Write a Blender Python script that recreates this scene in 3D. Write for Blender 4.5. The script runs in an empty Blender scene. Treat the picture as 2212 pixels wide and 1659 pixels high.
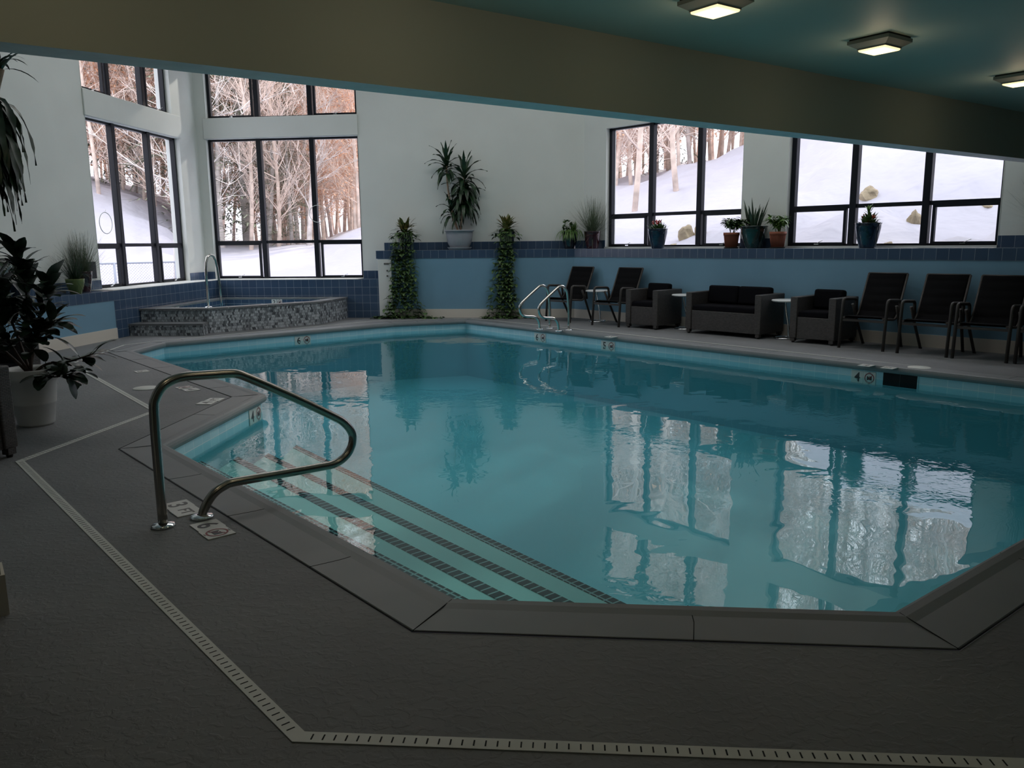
import bpy, bmesh, math, random
from math import sin, cos, pi, radians, atan2, hypot, sqrt
from mathutils import Vector, Matrix, noise

scene = bpy.context.scene
COL = scene.collection
random.seed(7)

# ------------------------------------------------------------------ camera
EYE = 1.42
pitch, roll = radians(10.01), radians(-0.62)
fw = Vector((0, cos(pitch), -sin(pitch)))
rt0 = Vector((1, 0, 0)); up0 = rt0.cross(fw)
rt = cos(roll) * rt0 + sin(roll) * up0
up = -sin(roll) * rt0 + cos(roll) * up0
cd = bpy.data.cameras.new('camera'); cam = bpy.data.objects.new('camera', cd); COL.objects.link(cam)
cam.matrix_world = Matrix(((rt.x, up.x, -fw.x, 0), (rt.y, up.y, -fw.y, 0), (rt.z, up.z, -fw.z, EYE), (0, 0, 0, 1)))
cd.sensor_width = 36; cd.lens = 1733.45 / 2212 * 36; cd.clip_end = 500; cd.clip_start = 0.05
scene.camera = cam

# ------------------------------------------------------------------ sky, sun, exposure
W = bpy.data.worlds.new('world'); scene.world = W; W.use_nodes = True
wn = W.node_tree.nodes; wl = W.node_tree.links; wn.clear()
wo = wn.new('ShaderNodeOutputWorld'); wb = wn.new('ShaderNodeBackground')
wt = wn.new('ShaderNodeTexCoord'); ws = wn.new('ShaderNodeSeparateXYZ'); wr = wn.new('ShaderNodeValToRGB')
wl.new(wt.outputs['Generated'], ws.inputs[0]); wl.new(ws.outputs['Z'], wr.inputs[0])
wr.color_ramp.elements[0].position = 0.0; wr.color_ramp.elements[0].color = (0.95, 0.90, 1.0, 1)
wr.color_ramp.elements[1].position = 0.25; wr.color_ramp.elements[1].color = (1.75, 1.78, 1.90, 1)
wl.new(wr.outputs[0], wb.inputs[0]); wb.inputs[1].default_value = 1.0
wl.new(wb.outputs[0], wo.inputs[0])
SUN_DIR = Vector((-0.44, -0.75, -0.44)).normalized()
sd = bpy.data.lights.new('sun', 'SUN'); sd.energy = 4.5; sd.angle = radians(2.5); sd.color = (1, 0.92, 0.80)
so = bpy.data.objects.new('sun', sd); COL.objects.link(so)
so.rotation_euler = SUN_DIR.to_track_quat('-Z', 'Y').to_euler()
ROOF_FILL_W = 44          # watts of each area light added under the roof to brighten the hall
vs = scene.view_settings
vs.view_transform = 'Standard'; vs.look = 'None'; vs.gamma = 1; vs.use_curve_mapping = False
vs.exposure = 0.88
scene.cycles.max_bounces = 12; scene.cycles.diffuse_bounces = 7; scene.cycles.transparent_max_bounces = 16
scene.cycles.glossy_bounces = 4

# ------------------------------------------------------------------ materials
MATS = {}
def newmat(name):
    m = bpy.data.materials.new(name); m.use_nodes = True; MATS[name] = m
    nt = m.node_tree; return m, nt.nodes, nt.links, nt.nodes['Principled BSDF']
def bump(N, L, b, hsock, strength, dist):
    bp = N.new('ShaderNodeBump'); bp.inputs['Strength'].default_value = strength; bp.inputs['Distance'].default_value = dist
    L.new(hsock, bp.inputs['Height']); L.new(bp.outputs[0], b.inputs['Normal']); return bp
def mat(name, c, rough=0.6, metal=0.0, var=0.0, vscale=8, bmp=0.0, bscale=60, bdist=0.004, spec=0.5, coat=0):
    m, N, L, b = newmat(name)
    b.inputs['Base Color'].default_value = (*c, 1); b.inputs['Roughness'].default_value = rough
    b.inputs['Metallic'].default_value = metal; b.inputs['Specular IOR Level'].default_value = spec
    b.inputs['Coat Weight'].default_value = coat
    tc = N.new('ShaderNodeTexCoord')
    if var:
        n = N.new('ShaderNodeTexNoise'); n.inputs['Scale'].default_value = vscale; n.inputs['Detail'].default_value = 4
        L.new(tc.outputs['Object'], n.inputs['Vector'])
        r = N.new('ShaderNodeValToRGB')
        r.color_ramp.elements[0].position = 0.3; r.color_ramp.elements[1].position = 0.7
        r.color_ramp.elements[0].color = (*[v * (1 - var) for v in c], 1); r.color_ramp.elements[1].color = (*[min(1, v * (1 + var)) for v in c], 1)
        L.new(n.outputs['Fac'], r.inputs[0]); L.new(r.outputs[0], b.inputs['Base Color'])
    if bmp:
        n = N.new('ShaderNodeTexNoise'); n.inputs['Scale'].default_value = bscale; n.inputs['Detail'].default_value = 3
        L.new(tc.outputs['Object'], n.inputs['Vector']); bump(N, L, b, n.outputs['Fac'], bmp, bdist)
    return m
def tilemat(name, c1, c2, grout, w, h, gap, rough=0.25, offset=0.0, skew=0.0, bias=0.0):
    m, N, L, b = newmat(name)
    tc = N.new('ShaderNodeTexCoord'); src = tc.outputs['UV']
    if skew:
        sp = N.new('ShaderNodeSeparateXYZ'); L.new(src, sp.inputs[0])
        pp = N.new('ShaderNodeMath'); pp.operation = 'PINGPONG'; pp.inputs[1].default_value = h; L.new(sp.outputs['Y'], pp.inputs[0])
        mu = N.new('ShaderNodeMath'); mu.operation = 'MULTIPLY'; mu.inputs[1].default_value = skew; L.new(pp.outputs[0], mu.inputs[0])
        ad = N.new('ShaderNodeMath'); ad.operation = 'ADD'; L.new(sp.outputs['X'], ad.inputs[0]); L.new(mu.outputs[0], ad.inputs[1])
        cb = N.new('ShaderNodeCombineXYZ'); L.new(ad.outputs[0], cb.inputs[0]); L.new(sp.outputs['Y'], cb.inputs[1]); src = cb.outputs[0]
    t = N.new('ShaderNodeTexBrick'); L.new(src, t.inputs['Vector'])
    t.offset = offset; t.squash = 1
    t.inputs['Scale'].default_value = 1; t.inputs['Mortar Size'].default_value = gap; t.inputs['Mortar Smooth'].default_value = 0.1
    t.inputs['Bias'].default_value = bias; t.inputs['Brick Width'].default_value = w; t.inputs['Row Height'].default_value = h
    t.inputs['Color1'].default_value = (*c1, 1); t.inputs['Color2'].default_value = (*c2, 1); t.inputs['Mortar'].default_value = (*grout, 1)
    L.new(t.outputs['Color'], b.inputs['Base Color']); b.inputs['Roughness'].default_value = rough
    inv = N.new('ShaderNodeMath'); inv.operation = 'SUBTRACT'; inv.inputs[0].default_value = 1; L.new(t.outputs['Fac'], inv.inputs[1])
    bump(N, L, b, inv.outputs[0], 0.4, 0.002)
    return m

mat('paint_white', (0.70, 0.72, 0.69), 0.75, var=0.03, vscale=1.5, bmp=0.12, bscale=45)
mat('paint_blue', (0.155, 0.30, 0.41), 0.7, var=0.03, vscale=2, bmp=0.08)
mat('paint_beige', (0.62, 0.58, 0.51), 0.6)
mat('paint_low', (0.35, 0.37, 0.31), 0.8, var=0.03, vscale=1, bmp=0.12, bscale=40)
mat('paint_ceiling', (0.42, 0.52, 0.48), 0.6, var=0.04, vscale=1, bmp=0.15, bscale=40)
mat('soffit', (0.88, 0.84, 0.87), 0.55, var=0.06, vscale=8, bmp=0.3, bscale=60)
tilemat('tile_navy', (0.036, 0.068, 0.125), (0.050, 0.088, 0.150), (0.24, 0.28, 0.33), 0.1524, 0.1524, 0.0025)
tilemat('tile_pool', (0.36, 0.62, 0.72), (0.44, 0.68, 0.76), (0.60, 0.76, 0.80), 0.1524, 0.1524, 0.003)
tilemat('mosaic', (0.50, 0.53, 0.56), (0.010, 0.013, 0.022), (0.13, 0.14, 0.14), 0.030, 0.046, 0.002, rough=0.2, offset=0.5, skew=0.25, bias=-0.1)
tilemat('tile_black', (0.006, 0.005, 0.006), (0.012, 0.01, 0.012), (0.35, 0.42, 0.42), 0.062, 0.2, 0.006, rough=0.9)
mat('plaster', (0.17, 0.43, 0.50), 0.6, var=0.03, vscale=1.2)
mat('step_plaster', (0.48, 0.64, 0.60), 0.6, var=0.03, vscale=1.2)
mat('spa_rim', (0.16, 0.165, 0.17), 0.35, var=0.15, vscale=12)
mat('grout_white', (0.5, 0.52, 0.52), 0.6)
mat('black_metal', (0.008, 0.010, 0.016), 0.4, spec=0.25)
mat('steel', (0.62, 0.60, 0.56), 0.16, metal=1.0)
mat('steel_brushed', (0.36, 0.34, 0.31), 0.24, metal=1.0, bmp=0.05, bscale=200, bdist=0.001)
mat('chrome', (0.80, 0.82, 0.84), 0.08, metal=1.0)
mat('cushion', (0.006, 0.006, 0.008), 0.95, spec=0.08, bmp=0.3, bscale=300, bdist=0.002)
mat('sling', (0.007, 0.007, 0.008), 0.9, spec=0.08, bmp=0.3, bscale=400, bdist=0.001)
mat('chair_frame', (0.055, 0.050, 0.047), 0.5, spec=0.3)
mat('rubber', (0.01, 0.01, 0.01), 0.8)
mat('white_plastic', (0.62, 0.62, 0.60), 0.5)
mat('table_white', (0.72, 0.74, 0.75), 0.35)
mat('terracotta', (0.36, 0.105, 0.055), 0.6, var=0.08)
mat('pot_blue', (0.006, 0.020, 0.045), 0.12, var=0.4, vscale=10, coat=0.6)
mat('pot_dark', (0.008, 0.012, 0.022), 0.12, var=0.3, vscale=10, coat=0.5)
mat('pot_red', (0.035, 0.006, 0.010), 0.12, var=0.4, vscale=10, coat=0.6)
mat('pot_green', (0.006, 0.028, 0.025), 0.12, var=0.4, vscale=8, coat=0.6)
mat('pot_lime', (0.17, 0.22, 0.07), 0.35, var=0.05)
mat('pot_grey', (0.30, 0.31, 0.34), 0.55, var=0.05)
mat('pot_white', (0.52, 0.52, 0.50), 0.6, var=0.04)
mat('soil', (0.02, 0.014, 0.01), 0.9, bmp=0.8, bscale=60, bdist=0.01)
mat('bark', (0.22, 0.15, 0.10), 0.85, var=0.3, vscale=20)
mat('cane', (0.34, 0.24, 0.17), 0.8, var=0.25, vscale=30)
mat('wood_stem', (0.05, 0.03, 0.02), 0.7)
mat('panel_white', (0.66, 0.68, 0.66), 0.5)
mat('ink', (0.035, 0.035, 0.040), 0.5)
mat('ink_worn', (0.16, 0.15, 0.15), 0.6)
mat('ink_red', (0.20, 0.02, 0.025), 0.5)
mat('sign_tile', (0.60, 0.61, 0.58), 0.35, var=0.05)
mat('void', (0.004, 0.006, 0.008), 0.9)
mat('drain_white', (0.58, 0.59, 0.55), 0.5, var=0.06, vscale=10)
mat('fixture', (0.25, 0.24, 0.21), 0.5)
mat('blossom', (0.40, 0.035, 0.02), 0.6)
mat('snow', (0.42, 0.41, 0.47), 0.7, bmp=0.5, bscale=1.1, bdist=0.25)
mat('rock', (0.33, 0.27, 0.18), 0.9, var=0.35, vscale=3, bmp=0.6, bscale=6, bdist=0.04)
mat('fence_metal', (0.35, 0.38, 0.45), 0.5)
mat('tree_bark', (0.62, 0.50, 0.43), 0.9, var=0.3, vscale=3)
mat('tree_twig', (0.74, 0.60, 0.53), 0.9)
mat('tree_grey', (0.64, 0.58, 0.55), 0.9, var=0.3, vscale=3)
mat('beech_leaf', (0.72, 0.45, 0.30), 0.8, var=0.3, vscale=2)
mat('needles', (0.20, 0.22, 0.15), 0.9, var=0.4, vscale=2)

def leafmat(name, c, c2, rough=0.4, scale=14):
    m, N, L, b = newmat(name)
    tc = N.new('ShaderNodeTexCoord'); n = N.new('ShaderNodeTexNoise'); n.inputs['Scale'].default_value = scale
    L.new(tc.outputs['Object'], n.inputs['Vector'])
    r = N.new('ShaderNodeValToRGB'); r.color_ramp.elements[0].position = 0.35; r.color_ramp.elements[1].position = 0.65
    r.color_ramp.elements[0].color = (*c, 1); r.color_ramp.elements[1].color = (*c2, 1)
    L.new(n.outputs['Fac'], r.inputs[0]); L.new(r.outputs[0], b.inputs['Base Color']); b.inputs['Roughness'].default_value = rough
    return m
leafmat('leaf_dark', (0.010, 0.028, 0.014), (0.024, 0.060, 0.022))
leafmat('leaf_rubber', (0.009, 0.020, 0.014), (0.030, 0.055, 0.030), 0.3)
leafmat('leaf_vine', (0.020, 0.055, 0.018), (0.12, 0.20, 0.065), scale=26)
leafmat('leaf_croton', (0.08, 0.13, 0.025), (0.20, 0.15, 0.05), scale=16)
leafmat('leaf_light', (0.055, 0.13, 0.022), (0.12, 0.22, 0.05))
leafmat('leaf_grass', (0.045, 0.075, 0.035), (0.10, 0.13, 0.07), 0.6)
leafmat('leaf_snake', (0.012, 0.035, 0.022), (0.045, 0.085, 0.045), scale=30)

# deck: knock-down textured grey coating
m, N, L, b = newmat('deck')
tc = N.new('ShaderNodeTexCoord')
n1 = N.new('ShaderNodeTexNoise'); n1.inputs['Scale'].default_value = 26; n1.inputs['Detail'].default_value = 5; n1.inputs['Distortion'].default_value = 0.6
mp = N.new('ShaderNodeMapping'); mp.inputs['Rotation'].default_value[2] = radians(20); mp.inputs['Scale'].default_value = (1, 1.15, 1)
L.new(tc.outputs['Object'], mp.inputs[0]); L.new(mp.outputs[0], n1.inputs['Vector'])
cr = N.new('ShaderNodeValToRGB'); cr.color_ramp.elements[0].position = 0.47; cr.color_ramp.elements[1].position = 0.62
L.new(n1.outputs['Fac'], cr.inputs[0])
n2 = N.new('ShaderNodeTexNoise'); n2.inputs['Scale'].default_value = 1.3; n2.inputs['Detail'].default_value = 6
L.new(tc.outputs['Object'], n2.inputs['Vector'])
cc = N.new('ShaderNodeValToRGB'); cc.color_ramp.elements[0].position = 0.3; cc.color_ramp.elements[1].position = 0.7
cc.color_ramp.elements[0].color = (0.150, 0.155, 0.162, 1); cc.color_ramp.elements[1].color = (0.195, 0.200, 0.206, 1)
L.new(n2.outputs['Fac'], cc.inputs[0]); L.new(cc.outputs[0], b.inputs['Base Color'])
b.inputs['Roughness'].default_value = 0.62; b.inputs['Specular IOR Level'].default_value = 0.35
bump(N, L, b, cr.outputs[0], 0.45, 0.0035)
# coping: smoother concrete with pin holes
m, N, L, b = newmat('coping')
tc = N.new('ShaderNodeTexCoord')
v = N.new('ShaderNodeTexVoronoi'); v.inputs['Scale'].default_value = 28; L.new(tc.outputs['Object'], v.inputs['Vector'])
cr = N.new('ShaderNodeValToRGB'); cr.color_ramp.elements[0].position = 0.0; cr.color_ramp.elements[1].position = 0.10
L.new(v.outputs['Distance'], cr.inputs[0]); bump(N, L, b, cr.outputs[0], 0.25, 0.004)
n2 = N.new('ShaderNodeTexNoise'); n2.inputs['Scale'].default_value = 3; L.new(tc.outputs['Object'], n2.inputs['Vector'])
cc = N.new('ShaderNodeValToRGB'); cc.color_ramp.elements[0].color = (0.145, 0.16, 0.168, 1); cc.color_ramp.elements[1].color = (0.195, 0.205, 0.21, 1)
L.new(n2.outputs['Fac'], cc.inputs[0]); L.new(cc.outputs[0], b.inputs['Base Color']); b.inputs['Roughness'].default_value = 0.5
# wicker
m, N, L, b = newmat('wicker')
tc = N.new('ShaderNodeTexCoord')
t = N.new('ShaderNodeTexBrick'); L.new(tc.outputs['UV'], t.inputs['Vector']); t.offset = 0.5
for k, vv in (('Scale', 1), ('Mortar Size', 0.0022), ('Mortar Smooth', 1.0), ('Brick Width', 0.030), ('Row Height', 0.011)): t.inputs[k].default_value = vv
t.inputs['Color1'].default_value = (0.080, 0.072, 0.068, 1); t.inputs['Color2'].default_value = (0.045, 0.041, 0.040, 1); t.inputs['Mortar'].default_value = (0.008, 0.007, 0.007, 1)
L.new(t.outputs['Color'], b.inputs['Base Color']); b.inputs['Roughness'].default_value = 0.45
iv = N.new('ShaderNodeMath'); iv.operation = 'SUBTRACT'; iv.inputs[0].default_value = 1; L.new(t.outputs['Fac'], iv.inputs[1]); bump(N, L, b, iv.outputs[0], 0.8, 0.004)
# lamp lens
m, N, L, b = newmat('lamp_lens')
b.inputs['Base Color'].default_value = (0.9, 0.85, 0.7, 1); b.inputs['Emission Color'].default_value = (1.0, 0.76, 0.38, 1); b.inputs['Emission Strength'].default_value = 0.8
m, N, L, b = newmat('lamp_bulb')
b.inputs['Emission Color'].default_value = (1.0, 0.85, 0.55, 1); b.inputs['Emission Strength'].default_value = 2.5
# window glass, thin sheet
m = bpy.data.materials.new('glass'); m.use_nodes = True; MATS['glass'] = m; N = m.node_tree.nodes; L = m.node_tree.links; N.clear()
o = N.new('ShaderNodeOutputMaterial'); mx = N.new('ShaderNodeMixShader'); tr = N.new('ShaderNodeBsdfTransparent'); gl = N.new('ShaderNodeBsdfGlossy')
tr.inputs[0].default_value = (0.96, 0.97, 0.98, 1); gl.inputs['Roughness'].default_value = 0.0
lw = N.new('ShaderNodeFresnel'); lw.inputs[0].default_value = 1.2
ge = N.new('ShaderNodeNewGeometry'); iv = N.new('ShaderNodeMath'); iv.operation = 'SUBTRACT'; iv.inputs[0].default_value = 1; L.new(ge.outputs['Backfacing'], iv.inputs[1])
fm = N.new('ShaderNodeMath'); fm.operation = 'MULTIPLY'; L.new(lw.outputs[0], fm.inputs[0]); L.new(iv.outputs[0], fm.inputs[1])
L.new(fm.outputs[0], mx.inputs[0]); L.new(tr.outputs[0], mx.inputs[1]); L.new(gl.outputs[0], mx.inputs[2]); L.new(mx.outputs[0], o.inputs[0])
# water surface
m = bpy.data.materials.new('water'); m.use_nodes = True; MATS['water'] = m; N = m.node_tree.nodes; L = m.node_tree.links; N.clear()
o = N.new('ShaderNodeOutputMaterial'); mx = N.new('ShaderNodeMixShader'); tr = N.new('ShaderNodeBsdfTransparent'); gl = N.new('ShaderNodeBsdfGlossy')
tr.inputs[0].default_value = (0.62, 0.93, 0.96, 1); gl.inputs['Roughness'].default_value = 0.0; gl.inputs[0].default_value = (0.95, 1, 1, 1)
fr = N.new('ShaderNodeFresnel'); fr.inputs[0].default_value = 1.45
ge = N.new('ShaderNodeNewGeometry'); iv = N.new('ShaderNodeMath'); iv.operation = 'SUBTRACT'; iv.inputs[0].default_value = 1; L.new(ge.outputs['Backfacing'], iv.inputs[1])
fm = N.new('ShaderNodeMath'); fm.operation = 'MULTIPLY'; L.new(fr.outputs[0], fm.inputs[0]); L.new(iv.outputs[0], fm.inputs[1])
tc = N.new('ShaderNodeTexCoord')
na = N.new('ShaderNodeTexNoise'); na.inputs['Scale'].default_value = 3.0; na.inputs['Detail'].default_value = 1.0; na.inputs['Distortion'].default_value = 0.8
nb = N.new('ShaderNodeTexNoise'); nb.inputs['Scale'].default_value = 13; nb.inputs['Detail'].default_value = 1.5; nb.inputs['Distortion'].default_value = 1.0
nc = N.new('ShaderNodeTexNoise'); nc.inputs['Scale'].default_value = 0.45; nc.inputs['Detail'].default_value = 1
for q in (na, nb, nc): L.new(tc.outputs['Object'], q.inputs['Vector'])
rc = N.new('ShaderNodeValToRGB'); rc.color_ramp.elements[0].position = 0.46; rc.color_ramp.elements[1].position = 0.66; L.new(nc.outputs['Fac'], rc.inputs[0])
mb = N.new('ShaderNodeMath'); mb.operation = 'MULTIPLY'; L.new(nb.outputs['Fac'], mb.inputs[0]); L.new(rc.outputs[0], mb.inputs[1])
ms = N.new('ShaderNodeMath'); ms.operation = 'MULTIPLY_ADD'; L.new(mb.outputs[0], ms.inputs[0]); ms.inputs[1].default_value = 0.55; L.new(na.outputs['Fac'], ms.inputs[2])
bp = N.new('ShaderNodeBump'); bp.inputs['Strength'].default_value = 1.0; bp.inputs['Distance'].default_value = 0.0022
L.new(ms.outputs[0], bp.inputs['Height']); L.new(bp.outputs[0], gl.inputs['Normal'])
L.new(fm.outputs[0], mx.inputs[0]); L.new(tr.outputs[0], mx.inputs[1]); L.new(gl.outputs[0], mx.inputs[2]); L.new(mx.outputs[0], o.inputs[0])

# ------------------------------------------------------------------ mesh builder
class MB:
    def __init__(s): s.bm = bmesh.new(); s.mats = []
    def mi(s, m):
        if m is None: return 0
        if m not in s.mats: s.mats.append(m)
        return s.mats.index(m)
    def face(s, pts, m=None, smooth=False):
        vs_ = [s.bm.verts.new(p) for p in pts]
        f = s.bm.faces.new(vs_); f.material_index = s.mi(m); f.smooth = smooth; return f
    def box(s, x0, x1, y0, y1, z0, z1, m=None, M=None, bevel=0, seg=2):
        co = [Vector((x, y, z)) for z in (z0, z1) for x, y in ((x0, y0), (x1, y0), (x1, y1), (x0, y1))]
        if M: co = [M @ c for c in co]
        v = [s.bm.verts.new(c) for c in co]; i = s.mi(m); fs = []
        for q in ((0, 3, 2, 1), (4, 5, 6, 7), (0, 1, 5, 4), (1, 2, 6, 5), (2, 3, 7, 6), (3, 0, 4, 7)):
            f = s.bm.faces.new([v[k] for k in q]); f.material_index = i; fs.append(f)
        if bevel:
            es = list({e for f in fs for e in f.edges})
            r = bmesh.ops.bevel(s.bm, geom=es, offset=bevel, segments=seg, affect='EDGES', profile=0.5)
            for f in r['faces']: f.smooth = True; f.material_index = i
        return s
    def tube(s, pts, r, n=10, m=None, caps=True):
        pts = [Vector(p) for p in pts]; rs = r if isinstance(r, (list, tuple)) else [r] * len(pts)
        i = s.mi(m); rings = []; t = (pts[1] - pts[0]).normalized()
        a = t.orthogonal().normalized(); 
        for k, p in enumerate(pts):
            if 0 < k < len(pts) - 1: t = ((pts[k + 1] - p).normalized() + (p - pts[k - 1]).normalized()).normalized()
            elif k == len(pts) - 1: t = (p - pts[k - 1]).normalized()
            a = (a - a.dot(t) * t)
            a = a.normalized() if a.length > 1e-6 else t.orthogonal().normalized()
            b_ = t.cross(a)
            rings.append([s.bm.verts.new(p + rs[k] * (cos(2 * pi * j / n) * a + sin(2 * pi * j / n) * b_)) for j in range(n)])
        for k in range(len(rings) - 1):
            for j in range(n):
                f = s.bm.faces.new((rings[k][j], rings[k][(j + 1) % n], rings[k + 1][(j + 1) % n], rings[k + 1][j])); f.smooth = True; f.material_index = i
        if caps:
            f = s.bm.faces.new(rings[0][::-1]); f.material_index = i; f = s.bm.faces.new(rings[-1]); f.material_index = i
        return s
    def lathe(s, prof, n=32, m=None, c=(0, 0, 0), smooth=True):
        i = s.mi(m); c = Vector(c); rings = []
        for r, z in prof:
            if r < 1e-5: rings.append([s.bm.verts.new(c + Vector((0, 0, z)))])
            else: rings.append([s.bm.verts.new(c + Vector((r * cos(2 * pi * j / n), r * sin(2 * pi * j / n), z))) for j in range(n)])
        for a, b_ in zip(rings, rings[1:]):
            for j in range(n):
                q = [a[j % len(a)], a[(j + 1) % len(a)], b_[(j + 1) % len(b_)], b_[j % len(b_)]]
                u = []
                for x in q:
                    if x not in u: u.append(x)
                if len(u) > 2:
                    f = s.bm.faces.new(u); f.smooth = smooth; f.material_index = i
        return s
    def prism(s, poly, z0, z1, m=None, top=True, bot=True, side=None):
        n = len(poly); a = [s.bm.verts.new((p[0], p[1], z0)) for p in poly]; b_ = [s.bm.verts.new((p[0], p[1], z1)) for p in poly]
        i = s.mi(m); j2 = s.mi(side) if side else i
        for k in range(n):
            f = s.bm.faces.new((a[k], a[(k + 1) % n], b_[(k + 1) % n], b_[k])); f.material_index = j2
        if top: f = s.bm.faces.new(b_); f.material_index = i
        if bot: f = s.bm.faces.new(a[::-1]); f.material_index = i
        return s
    def leaf(s, base, d, upv, length, width, droop=0.3, seg=5, m=None, shape=None, fold=0.15, wav=0.0):
        """a curved blade made of a folded strip"""
        i = s.mi(m); p = Vector(base); d = Vector(d).normalized(); st = length / seg
        prev = None
        for k in range(seg + 1):
            t = k / seg
            w = width * 0.5 * (shape(t) if shape else (sin(pi * min(1, t * 0.93 + 0.07)) ** 0.7))
            side = d.cross(Vector((0, 0, 1)))
            side = side.normalized() if side.length > 0.05 else d.cross(Vector((1, 0, 0))).normalized()
            nrm = side.cross(d).normalized()
            wv = nrm * wav * sin(t * 13 + length * 40)
            row = (p - side * w + nrm * fold * w + wv, p, p + side * w + nrm * fold * w - wv)
            row = [s.bm.verts.new(q) for q in row]
            if prev:
                for j in (0, 1):
                    f = s.bm.faces.new((prev[j], prev[j + 1], row[j + 1], row[j])); f.smooth = True; f.material_index = i
            prev = row
            p = p + d * st
            d = (d + Vector((0, 0, -droop / seg))).normalized()
        return p
    def build(s, name, material=None, parent=None, loc=None, smooth=None):
        bmesh.ops.recalc_face_normals(s.bm, faces=s.bm.faces) if not getattr(s, 'norecalc', False) else None
        uv = s.bm.loops.layers.uv.new('uv')
        for f in s.bm.faces:
            n = f.normal
            for l in f.loops:
                c = l.vert.co
                if abs(n.z) >= abs(n.x) and abs(n.z) >= abs(n.y): l[uv].uv = (c.x, c.y)
                elif abs(n.y) >= abs(n.x): l[uv].uv = (c.x, c.z)
                else: l[uv].uv = (c.y, c.z)
        me = bpy.data.meshes.new(name); s.bm.to_mesh(me); s.bm.free()
        for k in (s.mats or [material]):
            me.materials.append(MATS[k or material])
        o = bpy.data.objects.new(name, me); COL.objects.link(o)
        if parent: o.parent = parent
        if loc: o.location = loc
        return o

def empty(name, loc=(0, 0, 0), rz=0):
    o = bpy.data.objects.new(name, None); o.empty_display_size = 0.1; COL.objects.link(o)
    o.location = loc; o.rotation_euler = (0, 0, rz); return o
def tag(o, label=None, cat=None, group=None, kind=None):
    if label: o['label'] = label
    if cat: o['category'] = cat
    if group: o['group'] = group
    if kind: o['kind'] = kind
    return o
def struct(o, label=None): o['kind'] = 'structure'; return o
def copy_tree(o, parent=None):
    c = o.copy(); COL.objects.link(c); c.parent = parent
    for ch in list(o.children):
        if ch.type != 'LIGHT': copy_tree(ch, c)
    return c
def arc(pts, r=0.05, n=5):
    """round the corners of a polyline"""
    pts = [Vector(p) for p in pts]; out = [pts[0]]
    for a, b_, c in zip(pts, pts[1:], pts[2:]):
        d1 = (a - b_); d2 = (c - b_); rr = min(r, d1.length * 0.48, d2.length * 0.48)
        p1 = b_ + d1.normalized() * rr; p2 = b_ + d2.normalized() * rr
        for k in range(n + 1):
            t = k / n; out.append((1 - t) ** 2 * p1 + 2 * t * (1 - t) * b_ + t * t * p2)
    out.append(pts[-1]); return out
_fc = {}
def glyph(mb, ch, size, M, material, depth=0.002):
    """lettering as mesh, centred on its own box, in the xy plane of matrix M"""
    cu = bpy.data.curves.new('lettering', 'FONT'); cu.body = ch; cu.size = size; cu.extrude = depth; cu.offset = size * 0.018
    ob = bpy.data.objects.new('lettering', cu); COL.objects.link(ob)
    bpy.context.view_layer.update()
    me = bpy.data.meshes.new_from_object(ob.evaluated_get(bpy.context.evaluated_depsgraph_get()))
    bpy.data.objects.remove(ob); bpy.data.curves.remove(cu)
    xs = [v.co.x for v in me.vertices]; ys = [v.co.y for v in me.vertices]
    cx, cy = (min(xs) + max(xs)) / 2, (min(ys) + max(ys)) / 2
    i = mb.mi(material); vv = [mb.bm.verts.new(M @ Vector((v.co.x - cx, v.co.y - cy, v.co.z))) for v in me.vertices]
    for p in me.polygons:
        try: f = mb.bm.faces.new([vv[k] for k in p.vertices]); f.material_index = i
        except ValueError: pass
    bpy.data.meshes.remove(me)

# ------------------------------------------------------------------ plan of the room (metres, camera above the origin)
def dv(a): a = radians(a); return Vector((sin(a), cos(a), 0))
C0 = Vector((1.201, 15.232, 0))          # corner of back and right low walls
L0 = Vector((-6.189, 12.552, 0))         # point on the left low wall
aR, aB, aL, aBeam = -42.2, -83.78, 6.46, 54.37
CORN = Vector((-5.799, 15.995, 0))       # corner of left and back low walls
S, J = 0.43, 0.12                        # ledge depth, window recess
# wall frames: local x runs to the viewer's right along the wall, y goes outward, z up
def frame_obj(o, org, ang_right):
    o.location = org; o.rotation_euler = (0, 0, radians(90 - ang_right)); return o
# right wall: x local = -u ; back wall: x = -u ; left wall: x = +u
FR = (C0, aR + 180); FB = (C0, aB + 180); FL = (L0, aL)
def place(o, F): return frame_obj(o, F[0], F[1])
def wp(F, x, y, z=0):
    d = dv(F[1]); nrm = Vector((-d.y, d.x, 0))
    return F[0] + d * x + nrm * y + Vector((0, 0, z))
def wrot(F): return radians(90 - F[1])

POOL = [(-0.237, 3.054), (1.464, 2.897), (6.16, 6.54), (-0.857, 14.913), (-1.69, 14.654), (-2.13, 14.48), (-5.144, 11.872), (-5.2, 10.95), (-2.366, 7.59), (-2.504, 5.647)]
POOL = [Vector(p) for p in POOL]          # counter-clockwise
WATER = -0.16
def offset(poly, d):
    """move each edge outward by d, mitred"""
    n = len(poly); out = []
    for i in range(n):
        a, b_, c = poly[i - 1], poly[i], poly[(i + 1) % n]
        e1 = (b_ - a).normalized(); e2 = (c - b_).normalized()
        n1 = Vector((e1.y, -e1.x)); n2 = Vector((e2.y, -e2.x))
        m_ = (n1 + n2); m_ = m_ / m_.dot(n1) if m_.length > 1e-6 else n1
        out.append(b_ + m_ * d)
    return out
OUTL = [Vector((-5.799, 15.995)), Vector((1.201, 15.232)), Vector((10.6, 4.86)), Vector((10.6, -3)), Vector((-7.95, -3))]
HIGH = 6.6; LOWC = 2.8; BEAMZ = 2.3

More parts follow.
